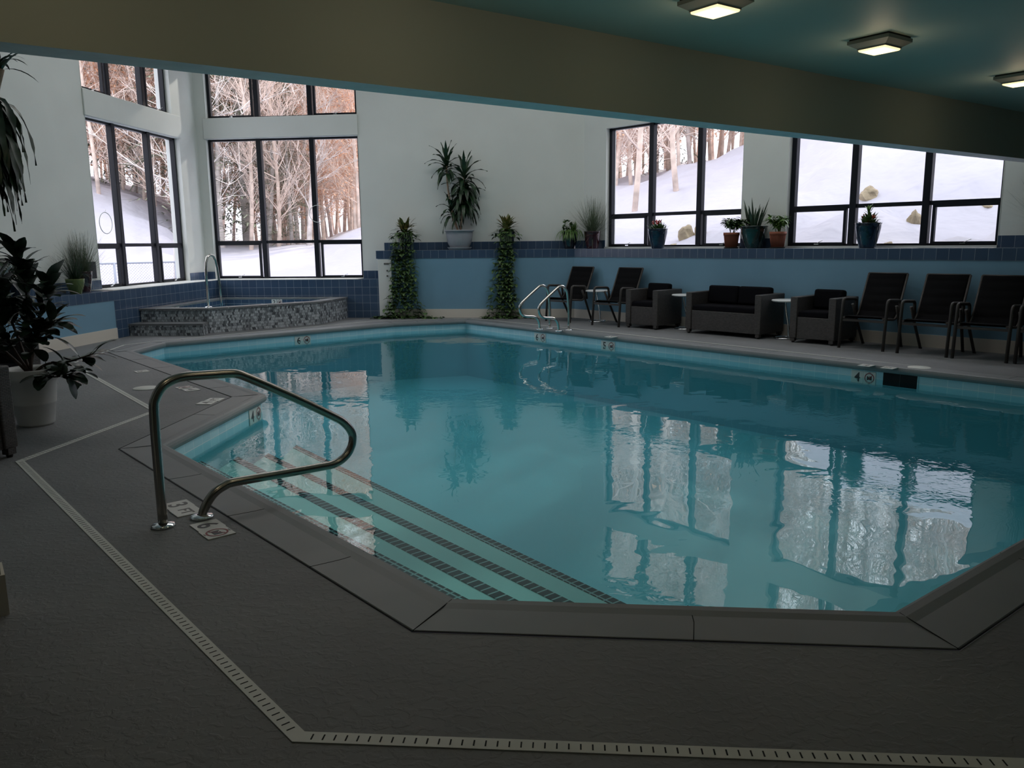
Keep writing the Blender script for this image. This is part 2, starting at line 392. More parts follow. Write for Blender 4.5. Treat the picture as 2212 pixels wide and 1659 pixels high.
# floor
def floor_mesh():
    mb = MB(); bm = mb.bm
    ring = []
    for poly in (OUTL, offset(POOL, 0.295)):
        vs_ = [bm.verts.new((p.x, p.y, 0)) for p in poly]; ring += [bm.edges.new((vs_[i], vs_[(i + 1) % len(vs_)])) for i in range(len(vs_))]
    bmesh.ops.triangle_fill(bm, use_beauty=True, edges=ring)
    for f in bm.faces:
        f.normal_update()
        if f.normal.z < 0: f.normal_flip()
    mb.norecalc = True
    return mb.build('floor', 'deck')
struct(floor_mesh())

# coping: a bull-nosed strip swept round the pool
prof = [(0.29, -0.06), (0.29, -0.002), (0.284, 0.004), (0.10, 0.004), (0.06, 0.010), (0.025, 0.010), (0.008, 0.002), (0.0, -0.016), (-0.003, -0.035), (0.004, -0.055), (0.018, -0.068), (0.05, -0.07)]
mb = MB(); rings = [[(p.x, p.y, z) for p in offset(POOL, d)] for d, z in prof]
vr = [[mb.bm.verts.new(p) for p in r] for r in rings]
for a, b_ in zip(vr, vr[1:]):
    for j in range(len(a)):
        f = mb.bm.faces.new((a[j], a[(j + 1) % len(a)], b_[(j + 1) % len(a)], b_[j])); f.smooth = False
cop = mb.build('pool_coping', 'coping'); tag(cop, 'grey rounded concrete coping around the turquoise pool', 'coping', kind='structure')
# joints scored across the coping
mb = MB(); P_out = offset(POOL, 0.292); P_in = offset(POOL, 0.0)
for i in range(len(POOL)):
    a, b_ = POOL[i], POOL[(i + 1) % len(POOL)]; e = (b_ - a); Ln = e.length; e = e.normalized(); nn = Vector((e.y, -e.x))
    k = 1
    while k * 0.92 < Ln - 0.25:
        p = a + e * k * 0.92; k += 1
        wv = [p + nn * t + e * 0.012 * sin(t * 14) for t in (0.02, 0.08, 0.15, 0.22, 0.29)]
        mb.tube([(q.x, q.y, 0.0085 if j == 0 else 0.0035) for j, q in enumerate(wv)], 0.0022, 4)
    mb.tube([(P_out[i].x, P_out[i].y, 0.003), (P_in[i].x * 0.9 + P_out[i].x * 0.1, P_in[i].y * 0.9 + P_out[i].y * 0.1, 0.009)], 0.0022, 4)
    mb.tube([(P_out[i].x, P_out[i].y, 0.002), (P_out[(i + 1) % len(POOL)].x, P_out[(i + 1) % len(POOL)].y, 0.0005)], 0.0035, 4)
jo = mb.build('coping_joint', 'void', cop)

# pool basin
basin = empty('pool_basin'); struct(basin); basin['label'] = 'turquoise swimming pool basin with pale blue waterline tiles'; basin['category'] = 'pool'
PW = offset(POOL, 0.045); FLOORZ = -1.05
def wallstrip(poly, z0, z1, name, material, parent):
    """strip with uv measured along the edge"""
    bm = bmesh.new(); uv = bm.loops.layers.uv.new('uv'); u0 = 0
    for i in range(len(poly)):
        a, b_ = poly[i], poly[(i + 1) % len(poly)]; Ln = (b_ - a).length
        v = [bm.verts.new(p) for p in ((a.x, a.y, z0), (b_.x, b_.y, z0), (b_.x, b_.y, z1), (a.x, a.y, z1))]
        f = bm.faces.new(v[::-1])
        for l, (uu, zz) in zip(f.loops, ((u0, z1), (u0 + Ln, z1), (u0 + Ln, z0), (u0, z0))): l[uv].uv = (uu, zz)
        u0 += Ln
    me = bpy.data.meshes.new(name); bm.to_mesh(me); bm.free(); me.materials.append(MATS[material])
    o_ = bpy.data.objects.new(name, me); COL.objects.link(o_); o_.parent = parent; return o_
wallstrip(PW, -0.2224, -0.0700, 'waterline_tile', 'tile_pool', basin)
wallstrip(PW, FLOORZ, -0.2224, 'basin_wall', 'plaster', basin)
mb = MB(); mb.face([(p.x, p.y, FLOORZ) for p in PW]); mb.norecalc = True; mb.build('basin_floor', 'plaster', basin)
# entry steps along the near left edge, black mosaic line on each nosing
eA, eD = POOL[0], POOL[9]; ed = (eD - eA).normalized(); en = Vector((-ed.y, ed.x)); en = en if en.dot(Vector((1, 1))) > 0 else -en
def clip(poly, p, d, keep_left=True):
    out = []; n = len(poly); nrm = Vector((-d.y, d.x))
    for i in range(n):
        a, b_ = poly[i], poly[(i + 1) % n]; da, db = (a - p).dot(nrm), (b_ - p).dot(nrm)
        if not keep_left: da, db = -da, -db
        if da >= 0: out.append(a)
        if da * db < 0: out.append(a + (b_ - a) * (da / (da - db)))
    return out
region = [Vector((-0.19, 2.99)), Vector((1.464, 2.86)), Vector((4.0, 4.80)), Vector((-2.33, 9.0)), Vector((-2.36, 7.60)), Vector((-2.53, 5.62))]
for k, (z, d0, d1) in enumerate(((-0.27, 0.375, 0.385), (-0.42, 0.84, 0.75), (-0.57, 1.30, 1.17), (-0.72, 1.83, 1.60))):
    pD = eD + en * d0; pA = eA + en * d1; dd = (pD - pA).normalized()
    poly = clip(region, pA, dd, keep_left=True)
    if sum((p - pA).dot(Vector((-dd.y, dd.x))) for p in poly) == 0: continue
    base = z - 0.15 if k < 3 else FLOORZ
    mb = MB(); mb.prism([(p.x, p.y) for p in poly], base, z, bot=False); st = mb.build('step', 'step_plaster', basin)
    # clip the nosing line to the region edges
    nose = clip(clip(region, pA, dd, True), pA + Vector((-dd.y, dd.x)) * 0.075, dd, False)
    o_ = MB(); fr_ = Matrix.Rotation(atan2(dd.y, dd.x), 4, 'Z')
    inv = fr_.inverted()
    loc = [inv @ Vector((p.x, p.y, 0)) for p in nose]
    o_.prism([(p.x, p.y) for p in loc], z, z + 0.004); q = o_.build('nosing_tile', 'tile_black', st); q.matrix_local = fr_
# water
mb = MB(); mb.face([(p.x, p.y, WATER) for p in PW]); mb.norecalc = True
wat = mb.build('pool_water', 'water'); tag(wat, 'calm turquoise water filling the swimming pool', 'water', kind='stuff')

# ------------------------------------------------------------------ walls
def wall_with_holes(mb, x0, x1, y0, y1, z0, z1, holes, m=None, sill=None):
    """solid slab with rectangular holes, cut into boxes"""
    xs = sorted({x0, x1, *[h[0] for h in holes], *[h[1] for h in holes]})
    for a, b_ in zip(xs, xs[1:]):
        hs = sorted([h for h in holes if h[0] <= a + 1e-6 and h[1] >= b_ - 1e-6], key=lambda h: h[2]); z = z0
        for h in hs:
            if h[2] > z + 1e-4: mb.box(a, b_, y0, y1, z, h[2], m)
            z = h[3]
        if z1 > z + 1e-4: mb.box(a, b_, y0, y1, z, z1, m)
# windows as (x0, x1, z0, z1, [mullion x pairs], meeting rail z or None)
ZB = 1.288 + 0.03
WIN = {
 'right': [(0.375, 3.25, ZB, 3.45, (0.395, 1.28, 1.432, 2.303, 2.443, 3.25), 1.885), (0.375, 3.25, 3.87, 5.0, (0.395, 1.28, 1.432, 2.303, 2.443, 3.25), None),
           (4.02, 6.968, ZB, 3.45, (4.053, 4.948, 5.083, 5.954, 6.096, 6.968), 1.885), (4.02, 6.968, 3.87, 5.0, (4.053, 4.948, 5.083, 5.954, 6.096, 6.968), None)],
 'back': [(-7.29, -4.20, 0.755, 3.485, (-7.279, -6.314, -6.186, -5.234, -5.099, -4.20), 1.480), (-7.25, -4.20, 3.88, 5.0, (-7.24, -6.30, -6.19, -5.22, -5.11, -4.20), None)],
 'left': [(0.37, 3.207, 0.755, 3.425, (0.39, 1.13, 1.305, 2.20, 2.357, 3.207), 1.445), (0.355, 3.0, 3.835, 5.0, (0.37, 1.12, 1.28, 2.16, 2.31, 3.0), None)],
}
def make_window(idx, F, spec):
    x0, x1, z0, z1, mx_, rail = spec
    w = empty('window_%d' % idx); place(w, F); struct(w)
    yc = S + J; fr_ = MB(); gs = MB()
    fr_.box(x0, x1, yc - 0.02, yc + 0.06, z1 - 0.035, z1); fr_.box(x0, x1, yc - 0.02, yc + 0.06, z0, z0 + 0.03)
    bays = [(mx_[0], mx_[1]), (mx_[2], mx_[3]), (mx_[4], mx_[5])]
    fr_.box(x0, mx_[0] + 0.05, yc - 0.03, yc + 0.06, z0, z1); fr_.box(x1 - 0.045, x1, yc - 0.03, yc + 0.06, z0, z1)
    for a, b_ in ((mx_[1], mx_[2]), (mx_[3], mx_[4])):
        c = (a + b_) / 2; fr_.box(c - 0.048, c + 0.048, yc - 0.045, yc + 0.06, z0, z1, bevel=0.006, seg=1)
    if rail:
        fr_.box(x0, x1, yc - 0.02, yc + 0.06, rail - 0.028, rail + 0.028)
    wf = fr_.build('window_frame', 'black_metal', w)
    for k, (a, b_) in enumerate(bays):
        if k in (0, 2):     # opening sashes below the rail
            s_ = MB(); t_ = 0.04; zt = (rail - 0.02) if rail else z1; zb = z0 + 0.012; a2, b2 = a + 0.02, b_ - 0.02
            s_.box(a2, b2, yc - 0.035, yc + 0.02, zb, zb + t_); s_.box(a2, b2, yc - 0.035, yc + 0.02, zt - t_, zt)
            s_.box(a2, a2 + t_, yc - 0.035, yc + 0.02, zb, zt); s_.box(b2 - t_, b2, yc - 0.035, yc + 0.02, zb, zt)
            sh = s_.build('sash', 'black_metal', w)
            h_ = MB(); xc = (a2 + b2) / 2; h_.box(xc - 0.035, xc + 0.035, yc - 0.055, yc - 0.035, zb + 0.008, zb + 0.022)
            h_.tube([(xc, yc - 0.05, zb + 0.02), (xc + 0.05, yc - 0.075, zb + 0.045), (xc + 0.11, yc - 0.08, zb + 0.07)], 0.005, 6); h_.build('handle', 'chrome', sh)
        g = MB(); g.box(a, b_, yc + 0.01, yc + 0.013, z0 + 0.02, z1 - 0.02); g.build('glass_pane', 'glass', w)
    # white reveal board around the opening
    r = MB()
    r.box(x0 - 0.001, x0 + 0.006, S - 0.004, yc - 0.03, z0, z1); r.box(x1 - 0.006, x1 + 0.001, S - 0.004, yc - 0.03, z0, z1)
    if not rail: r.box(x0, x1, S - 0.004, yc - 0.02, z0 - 0.006, z0 + 0.004)
    r.build('window_reveal', 'paint_white', w)
    # daylight portal just outside
    pd = bpy.data.lights.new('daylight_portal', 'AREA'); pd.shape = 'RECTANGLE'; pd.size = x1 - x0; pd.size_y = z1 - z0; pd.cycles.is_portal = True
    po = bpy.data.objects.new('daylight_portal', pd); COL.objects.link(po)
    c = wp(F, (x0 + x1) / 2, S + J + 0.12, (z0 + z1) / 2); inward = -(wp(F, 0, 1) - wp(F, 0, 0))
    po.location = c; po.rotation_euler = inward.to_track_quat('-Z', 'Y').to_euler()
    return w
# right wall
WR0, WR1 = -0.6, 14.2
mb = MB(); wall_with_holes(mb, -0.17, WR1, S, S + 0.28, 1.28, HIGH, [(w[0], w[1], w[2], w[3]) for w in WIN['right']], 'paint_white')
place(struct(mb.build('wall_right')), FR)
mb = MB(); mb.box(0, WR1, 0.0, S + 0.28, -0.1, 1.1355, 'paint_blue'); mb.box(-0.004, WR1, -0.012, 0.02, -0.01, 0.165, 'paint_beige')
place(struct(mb.build('wall_right_lower')), FR)
def ledge(name, F, x0, x1, zt, splash, bs=S, rows=1):
    mb = MB(); mb.box(x0, x1, -0.008, bs + 0.1, zt - 0.1524 * rows, zt, 'tile_navy')
    for a, b_ in splash: mb.box(a, b_, bs - 0.012, bs + 0.002, zt, zt + 0.1524, 'tile_navy')
    o_ = mb.build(name); place(struct(o_), F)
    for v_ in o_.data.uv_layers[0].data: v_.uv = (v_.uv[0], v_.uv[1] - (zt - 0.1524 * 9))
    return o_
ledge('trim_right_ledge', FR, 0.0, WR1, 1.288, [(-0.17, 0.375), (3.25, 4.02), (6.968, WR1)])
# ledge top slab inside window openings (sill)
mb = MB()
for w in (WIN['right'][0], WIN['right'][2]): mb.box(w[0], w[1], S - 0.03, S + J, 1.288, ZB, 'panel_white')
place(struct(mb.build('trim_right_sill')), FR)
# back wall
BX0 = -7.47
mb = MB(); wall_with_holes(mb, BX0, 0.17, S, S + 0.28, 0.7, HIGH, [(w[0], w[1], w[2], w[3]) for w in WIN['back']], 'paint_white')
place(struct(mb.build('wall_back')), FB)
XE = -3.815            # left end of the raised planter wall
mb = MB(); mb.box(XE + 0.03, 0.0, 0.0, S, -0.1, 1.1355, 'paint_blue'); mb.box(XE + 0.30, 0.0, -0.012, 0.02, -0.01, 0.167, 'paint_beige')
place(struct(mb.build('wall_back_lower')), FB)
ledge('trim_back_ledge', FB, XE, 0.0, 1.288, [(XE + 0.06, 0.17)])
ZS = 0.745
def tilewall(name, F, x0, x1, z1, splash):
    mb = MB(); mb.box(x0, x1, -0.004, S + 0.2, -0.1, z1, 'tile_navy')
    for a, b_ in splash: mb.box(a, b_, S - 0.012, S + 0.002, z1, z1 + 0.1524, 'tile_navy')
    o_ = place(struct(mb.build(name)), F)
    for v_ in o_.data.uv_layers[0].data: v_.uv = (v_.uv[0], v_.uv[1] - (z1 - 0.1524 * 5))
tilewall('wall_back_tiled', FB, -7.045, XE + 0.03, ZS, [(BX0 + 0.02, -7.29), (-4.20, XE + 0.03)])
mb = MB(); mb.box(-7.29, -4.20, -0.006, S + J, ZS, ZS + 0.008, 'panel_white'); place(struct(mb.build('trim_back_sill')), FB)
# left wall
LX0, LX1 = -15.6, 3.893
mb = MB(); wall_with_holes(mb, LX0, LX1 + 0.28, S, S + 0.28, 0.7, HIGH, [(w[0], w[1], w[2], w[3]) for w in WIN['left']], 'paint_white')
place(struct(mb.build('wall_left')), FL)
mb = MB(); mb.box(LX0, 0.0, 0.0, S + 0.28, -0.1, ZS - 0.1524, 'paint_blue'); mb.box(LX0, 0.0, -0.014, 0.02, -0.01, 0.167, 'paint_beige')
mb.box(LX0, 0.0, -0.006, S + 0.1, ZS - 0.1524, ZS, 'tile_navy'); mb.box(LX0, 0.37, S - 0.012, S + 0.002, ZS, ZS + 0.1524, 'tile_navy')
o_ = place(struct(mb.build('wall_left_lower')), FL)
for v_ in o_.data.uv_layers[0].data: v_.uv = (v_.uv[0], v_.uv[1] - (ZS - 0.1524 * 5))
tilewall('wall_left_tiled', FL, 0.0, 3.465, ZS, [(3.207, LX1 - 0.02)])
mb = MB(); mb.box(0.0, 3.46, -0.006, S + J, ZS, ZS + 0.008, 'panel_white'); place(struct(mb.build('trim_left_sill')), FL)
idx = 1
for key, F in (('left', FL), ('back', FB), ('right', FR)):
    for spec in WIN[key]: make_window(idx, F, spec); idx += 1
mb = MB(); mb.box(-7.31, -4.19, S - 0.03, S - 0.001, 3.49, 3.875, bevel=0.01); place(struct(mb.build('trim_back_header', 'paint_white')), FB)
mb = MB(); mb.box(0.35, 3.25, S - 0.03, S - 0.001, 3.43, 3.83, bevel=0.01); place(struct(mb.build('trim_left_header', 'paint_white')), FL)
# near zone: walls behind the camera, ceiling, beam
mb = MB(); mb.box(-8.2, 10.9, -3.2, -3.0, 0, LOWC); struct(mb.build('wall_near', 'paint_low'))
mb = MB(); mb.box(10.6, 10.8, -3.2, 5.2, 0, HIGH); struct(mb.build('wall_near_right', 'paint_low'))
BP = Vector((-2.202, 3.686, 0)); bd = dv(aBeam); bn = Vector((-bd.y, bd.x, 0))
b0 = BP - bd * 7.6; b1 = BP + bd * 14.0; TH = 0.215
mb = MB(); q = [b0, b1, b1 + bn * TH, b0 + bn * TH]
mb.prism([(p.x, p.y) for p in q], BEAMZ, HIGH, 'paint_low')
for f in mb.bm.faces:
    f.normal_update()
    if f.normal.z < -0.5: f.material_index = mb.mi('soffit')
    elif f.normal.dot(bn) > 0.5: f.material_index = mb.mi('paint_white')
struct(mb.build('wall_beam'))
mb = MB(); mb.prism([(p.x, p.y) for p in (b0 - bd * 1, b1 + bd * 1, b1 + bd * 1 - bn * 20, b0 - bd * 1 - bn * 20)], LOWC, LOWC + 0.15); struct(mb.build('ceiling_low', 'paint_ceiling'))
mb = MB(); mb.prism([(-9, -4), (12, -4), (12, 6), (2.5, 17.5), (-7, 17.5)], HIGH, HIGH + 0.2); struct(mb.build('ceiling_high', 'paint_white'))
# invented roof lights: framed area lamps added out of view to brighten the hall
for k, (x, y, w_, h_) in enumerate(((-2.6, 11.8, 4.2, 2.4), (2.2, 11.0, 4.2, 2.4))):
    sk = empty('window_%d' % (11 + k), (x, y, HIGH - 0.01)); struct(sk)  # made-up window, only a frame around the added fill lamp
    mb = MB()
    for q in ((-w_ / 2 - .08, w_ / 2 + .08, -h_ / 2 - .08, -h_ / 2), (-w_ / 2 - .08, w_ / 2 + .08, h_ / 2, h_ / 2 + .08), (-w_ / 2 - .08, -w_ / 2, -h_ / 2, h_ / 2), (w_ / 2, w_ / 2 + .08, -h_ / 2, h_ / 2)): mb.box(*q, -0.06, 0)
    mb.build('window_frame', 'black_metal', sk)
    ld = bpy.data.lights.new('roof_daylight', 'AREA'); ld.shape = 'RECTANGLE'; ld.size = w_; ld.size_y = h_; ld.energy = ROOF_FILL_W; ld.color = (1.0, 0.97, 0.93)
    lo = bpy.data.objects.new('roof_daylight', ld); COL.objects.link(lo); lo.location = (x, y, HIGH - 0.06)
# stub wall at the left of the viewer, with its baseboard
sp_ = Vector((-1.985, 2.955, 0)); 
mb = MB(); q = [sp_, sp_ - bd * 3, sp_ - bd * 3 + bn * 0.16, sp_ + bn * 0.16]
i2 = [sp_ - bd * 0.012 + bn * 0.012, sp_ - bd * 3 + bn * 0.012, sp_ - bd * 3 + bn * 0.15, sp_ - bd * 0.012 + bn * 0.148]
mb.prism([(p.x, p.y) for p in i2], 0, LOWC, 'paint_low'); struct(mb.build('wall_stub'))
mb = MB(); mb.prism([(p.x, p.y) for p in q], 0, 0.165); struct(mb.build('baseboard_stub', 'paint_beige'))

# ------------------------------------------------------------------ perimeter deck drain
def drain(pts, w, name, label, slots=True):
    root = empty(name); tag(root, label, 'drain')
    mb = MB(); sl = MB()
    def off(k, sd):
        p = Vector(pts[k]); e1 = (p - Vector(pts[k - 1])).normalized() if k else None; e2 = (Vector(pts[k + 1]) - p).normalized() if k < len(pts) - 1 else None
        e1 = e1 or e2; e2 = e2 or e1; n1 = Vector((-e1.y, e1.x)); n2 = Vector((-e2.y, e2.x)); m_ = n1 + n2; m_ = m_ / m_.dot(n1)
        return p + m_ * sd * w / 2
    for k in range(len(pts) - 1):
        a, b_ = Vector((*pts[k], 0)), Vector((*pts[k + 1], 0)); d = (b_ - a); Ln = d.length; d.normalize(); n_ = Vector((-d.y, d.x, 0)) * w / 2
        mb.prism([tuple(off(k, -1)), tuple(off(k + 1, -1)), tuple(off(k + 1, 1)), tuple(off(k, 1))], 0.0005, 0.0035)
        if slots and k >= 0:
            t = 0.05
            while t < Ln - 0.03:
                c = a + d * t; h_ = n_ * 0.52
                sl.prism([(p.x, p.y) for p in (c - h_ - d * 0.0022, c - h_ + d * 0.0022, c + h_ + d * 0.0022, c + h_ - d * 0.0022)], 0.003, 0.0042)
                t += 0.034
    mb.build('drain_channel', 'drain_white', root)
    if slots: sl.build('drain_slot', 'void', root)['kind'] = 'stuff'
drain([(5.4, 1.66), (1.387, 1.975), (-0.636, 2.134), (-3.324, 5.244), (-3.124, 6.877), (-5.321, 9.655)], 0.05, 'deck_drain', 'white slotted drain strip zigzagging across the grey deck in the foreground')
drain([(-5.45, 9.9), (-5.67, 11.67), (-5.37, 12.12), (-2.6, 14.95), (-0.75, 15.30), (0.95, 13.34), (3.28, 10.54), (5.22, 8.06), (7.4, 5.6)], 0.022, 'deck_drain', 'thin white drain line on the deck along the far sides of the pool', slots=False)

# ------------------------------------------------------------------ ceiling lights
def make_light():
    r = empty('ceiling_light'); h = 0.145
    mb = MB(); mb.box(-h, h, -h, h, -0.012, 0.0, bevel=0.003, seg=1); mb.build('mounting_plate', 'rubber', r)
    mb = MB()
    o1, o2 = [(-h * 1.06, -h * 1.06), (h * 1.06, -h * 1.06), (h * 1.06, h * 1.06), (-h * 1.06, h * 1.06)], [(-h * .72, -h * .72), (h * .72, -h * .72), (h * .72, h * .72), (-h * .72, h * .72)]
    lv = [[mb.bm.verts.new((x, y, z)) for x, y in pl_] for pl_, z in ((o1, -0.012), (o1, -0.035), (o2, -0.066), (o2, -0.074))]
    for a, b_ in zip(lv, lv[1:]):
        for j in range(4): mb.bm.faces.new((a[j], a[(j + 1) % 4], b_[(j + 1) % 4], b_[j]))
    mb.build('housing', 'fixture', r)
    mb = MB(); q = h * .70; mb.box(-q, q, -q, q, -0.086, -0.066, bevel=0.01); mb.build('lens', 'lamp_lens', r)
    mb = MB()
    for sx in (-1, 1): mb.tube([(sx * 0.03, -0.05, -0.084), (sx * 0.03, 0.05, -0.084)], 0.009, 8)
    mb.build('bulb_glow', 'lamp_bulb', r)
    return r
lt = make_light()
lab = ['square ceiling light nearest the viewer, cut by the top edge', 'square ceiling light in the middle of the row of three', 'farthest square ceiling light, at the right edge of the low ceiling']
for k, (x, y) in enumerate(((1.20, 4.95), (2.607, 5.96), (4.42, 7.28))):
    o = lt if k == 0 else copy_tree(lt)
    o.location = (x, y, LOWC); o.rotation_euler = (0, 0, radians(90 - aBeam)); tag(o, lab[k], 'ceiling light', 'square lights on the low ceiling')
    ld = bpy.data.lights.new('lamp', 'POINT'); ld.energy = 0.8; ld.color = (1, 0.78, 0.5); ld.shadow_soft_size = 0.08
    lo = bpy.data.objects.new('lamp', ld); COL.objects.link(lo); lo.parent = o; lo.location = (0, 0, -0.18)

for k, (x, y) in enumerate(((-0.20, 3.97), (-1.60, 2.97), (1.5, 2.7), (0.3, 1.2))):     # copies added out of view to brighten the near beam and deck
    o = copy_tree(lt); o.location = (x, y, LOWC); o.rotation_euler = (0, 0, radians(90 - aBeam))
    tag(o, ['square ceiling light above the large figure four handrail', 'square ceiling light above the drain corner left of the handrail', 'square ceiling light above the near pool edge', 'square ceiling light over the near deck, farthest from the beam'][k], 'ceiling light', 'square lights on the low ceiling')
    ld = bpy.data.lights.new('lamp', 'POINT'); ld.energy = 1.5; ld.color = (1, 0.82, 0.58); ld.shadow_soft_size = 0.08  # fill lamp under each added fixture
    lo = bpy.data.objects.new('lamp', ld); COL.objects.link(lo); lo.parent = o; lo.location = (0, 0, -0.18)

# ------------------------------------------------------------------ spa
def wall_y_back(x): return C0.y + (x - C0.x) * (CORN.y - C0.y) / (CORN.x - C0.x)
def wall_x_left(y): return L0.x + (y - L0.y) * (CORN.x - L0.x) / (CORN.y - L0.y)
spa = empty('hot_tub', (-4.6, 14.6, 0)); tag(spa, 'raised corner hot tub clad in grey trapezoid mosaic', 'hot tub')
def rel(p, c=Vector((-4.6, 14.6, 0))): return Vector((p[0] - c.x, p[1] - c.y))
e_ = 0.008
front = [(wall_x_left(13.2) + e_, 13.2), (-4.95, 13.14), (-3.43, 14.49), (-3.22, 15.36), (-3.19, wall_y_back(-3.19) - e_)]
outer = [Vector(p) for p in front] + [Vector((CORN.x + e_ * 2, CORN.y - e_ * 2))]
RZ = 0.41
inner = offset(outer, -0.24)
def ringprism(mb, o_, i_, z0, z1, m=None, side=None, uvs=True):
    n = len(o_)
    A = [[mb.bm.verts.new((*rel(p), z)) for p in pl_] for pl_, z in ((o_, z0), (o_, z1), (i_, z1), (i_, z0))]
    for a, b_ in ((0, 1), (1, 2), (2, 3), (3, 0)):
        for j in range(n):
            f = mb.bm.faces.new((A[a][j], A[a][(j + 1) % n], A[b_][(j + 1) % n], A[b_][j])); f.material_index = mb.mi(m)
mb = MB(); ringprism(mb, offset(outer, -0.012), inner, 0, RZ - 0.03, 'mosaic')
# cladding strip with along-edge uv
bd_ = mb.build('shell', None, spa)
me = bd_.data; uvl = me.uv_layers[0]
def edge_uv(ob, xdirs=None):
    me = ob.data; uvl = me.uv_layers[0].data
    for p in me.polygons:
        n = p.normal
        if abs(n.z) < 0.5:
            t = Vector((-n.y, n.x, 0)).normalized()
            for li in p.loop_indices:
                c = me.vertices[me.loops[li].vertex_index].co; uvl[li].uv = (c.dot(t), c.z)
edge_uv(bd_)
rimb = MB(); ringprism(rimb, offset(outer, 0.004), offset(inner, -0.006), RZ - 0.03, RZ, 'spa_rim')
mb = MB(); mb.face([(*rel(p), 0.30) for p in inner]); mb.norecalc = True; sw = mb.build('hot_tub_water', 'water', spa)
mb = MB(); mb.face([(*rel(p), 0.02) for p in inner]); mb.norecalc = True; mb.build('basin_floor', 'plaster', spa)
# inner wall faced with navy tile
mb = MB(); ii = offset(inner, -0.004)
for j in range(len(ii)):
    a, b_ = rel(ii[j]), rel(ii[(j + 1) % len(ii)]); mb.face([(*a, 0.02), (*b_, 0.02), (*b_, RZ - 0.03), (*a, RZ - 0.03)])
lin = mb.build('basin_tile', 'tile_navy', spa); edge_uv(lin)
# step in front
stp = [Vector((wall_x_left(12.87) + e_, 12.87)), Vector((-4.93, 12.80)), Vector((-4.97, 13.135)), Vector((wall_x_left(13.19) + e_, 13.195))]
mb = MB(); mb.prism([rel(p) for p in offset(stp, -0.006)], 0, 0.165, 'mosaic'); so_ = mb.build('step', None, spa); edge_uv(so_)
mb = MB(); mb.prism([rel(p) for p in offset(stp[:3] + [stp[3]], 0.003)], 0.165, 0.195, 'spa_rim'); mb.build('tread', None, so_)
mb = rimb
for poly, z in ((outer, RZ), ):
    oo, ni = offset(poly, 0.0055), offset(inner, -0.0065)
    for j in range(5):
        n_ = max(1, int((oo[(j + 1) % 6] - oo[j]).length / 0.55))
        for k in range(n_):
            t = (k + 0.5) / n_; a = oo[j].lerp(oo[(j + 1) % 6], t); b_ = ni[j].lerp(ni[(j + 1) % 6], t); a, b_ = rel(a), rel(b_)
            mb.tube([(a.x, a.y, z - 0.03), (a.x, a.y, z), (b_.x, b_.y, z)], 0.005, 4, 'grout_white')
mb.build('rim', None, spa)
# spa handrail
mb = MB(); ud = dv(30)
pts = [(0, RZ), (0, 1.02), (0.02, 1.15), (0.05, 1.23), (0.11, 1.27), (0.17, 1.25), (0.21, 1.18), (0.235, 1.05), (0.265, 0.75), (0.27, 0.06)]
o_ = empty('spa_handrail', (-5.05, 13.42, 0)); tag(o_, 'slim upright steel grab rail on the hot tub rim', 'handrail')
mb.tube([(ud.x * a, ud.y * a, z) for a, z in pts], 0.021, 12); mb.build('rail', 'steel', o_)
mb = MB(); mb.lathe([(0, 0.012), (0.05, 0.01), (0.055, 0)], 20, c=(0, 0, RZ)); mb.build('base_plate', 'chrome', o_)

def vert_sign(F, x, y, z, text, lb, s_=0.10):
    d = dv(F[1]); nrm = Vector((-d.y, d.x, 0)); c = wp(F, x, y, z); Zn = -nrm
    return Matrix(((d.x, 0, Zn.x, c.x), (d.y, 0, Zn.y, c.y), (d.z, 1, Zn.z, c.z), (0, 0, 0, 1))), text, lb, s_
SPA_SIGNS = [vert_sign(FB, -5.80, -0.256, 0.33, '2', 'tile with a 2 inside the hot tub on its back wall'), vert_sign(FB, -5.69, -0.256, 0.33, 'nd', 'crossed circle tile inside the hot tub on its back wall'),
             vert_sign(FL, 1.30, -0.256, 0.33, '2', 'tile with a 2 inside the hot tub on its left wall'), vert_sign(FL, 1.41, -0.256, 0.33, 'nd', 'crossed circle tile inside the hot tub on its left wall')]
# white service panel on the planter wall
pn = empty('service_panel'); place(pn, FB); tag(pn, 'tall white access panel with locks at the left end of the blue wall', 'panel')
mb = MB(); mb.box(XE + 0.035, XE + 0.30, -0.02, -0.001, 0.01, 1.125, bevel=0.003, seg=1); mb.build('panel_door', 'panel_white', pn)
mb = MB(); mb.box(XE + 0.155, XE + 0.255, -0.028, -0.020, 1.025, 1.055); mb.build('hinge_plate', 'steel', pn)
for z in (0.91, 0.81):
    mb = MB(); mb.box(XE + 0.20, XE + 0.235, -0.034, -0.02, z - 0.016, z + 0.016, bevel=0.003, seg=1); mb.build('latch', 'steel', pn)

# ------------------------------------------------------------------ handrails
def rail_obj(base, az_, pts, r, name, label, plates, group=None):
    o_ = empty(name, base); tag(o_, label, 'handrail', group); u = dv(az_)
    mb = MB(); mb.tube([(u.x * a, u.y * a, z) for a, z in pts], r, 16); mb.build('rail', 'steel_brushed' if r > 0.022 else 'steel', o_)
    for a in plates:
        mb = MB(); mb.lathe([(r * 1.02, 0.02), (0.052, 0.016), (0.060, 0.010), (0.060, 0.0), (0, 0)], 28, c=(u.x * a, u.y * a, 0)); mb.build('base_plate', 'chrome', o_)
    return o_
def cr_spline(P, n=6):
    P = [Vector((a, b_, 0)) for a, b_ in P]; out = []
    Q = [P[0] * 2 - P[1]] + P + [P[-1] * 2 - P[-2]]
    for i in range(1, len(Q) - 2):
        p0, p1, p2, p3 = Q[i - 1:i + 3]
        for k in range(n):
            t = k / n; v_ = 0.5 * ((2 * p1) + (p2 - p0) * t + (2 * p0 - 5 * p1 + 4 * p2 - p3) * t * t + (3 * p1 - p0 - 3 * p2 + p3) * t ** 3); out.append((v_.x, v_.y))
    out.append((P[-1].x, P[-1].y)); return out
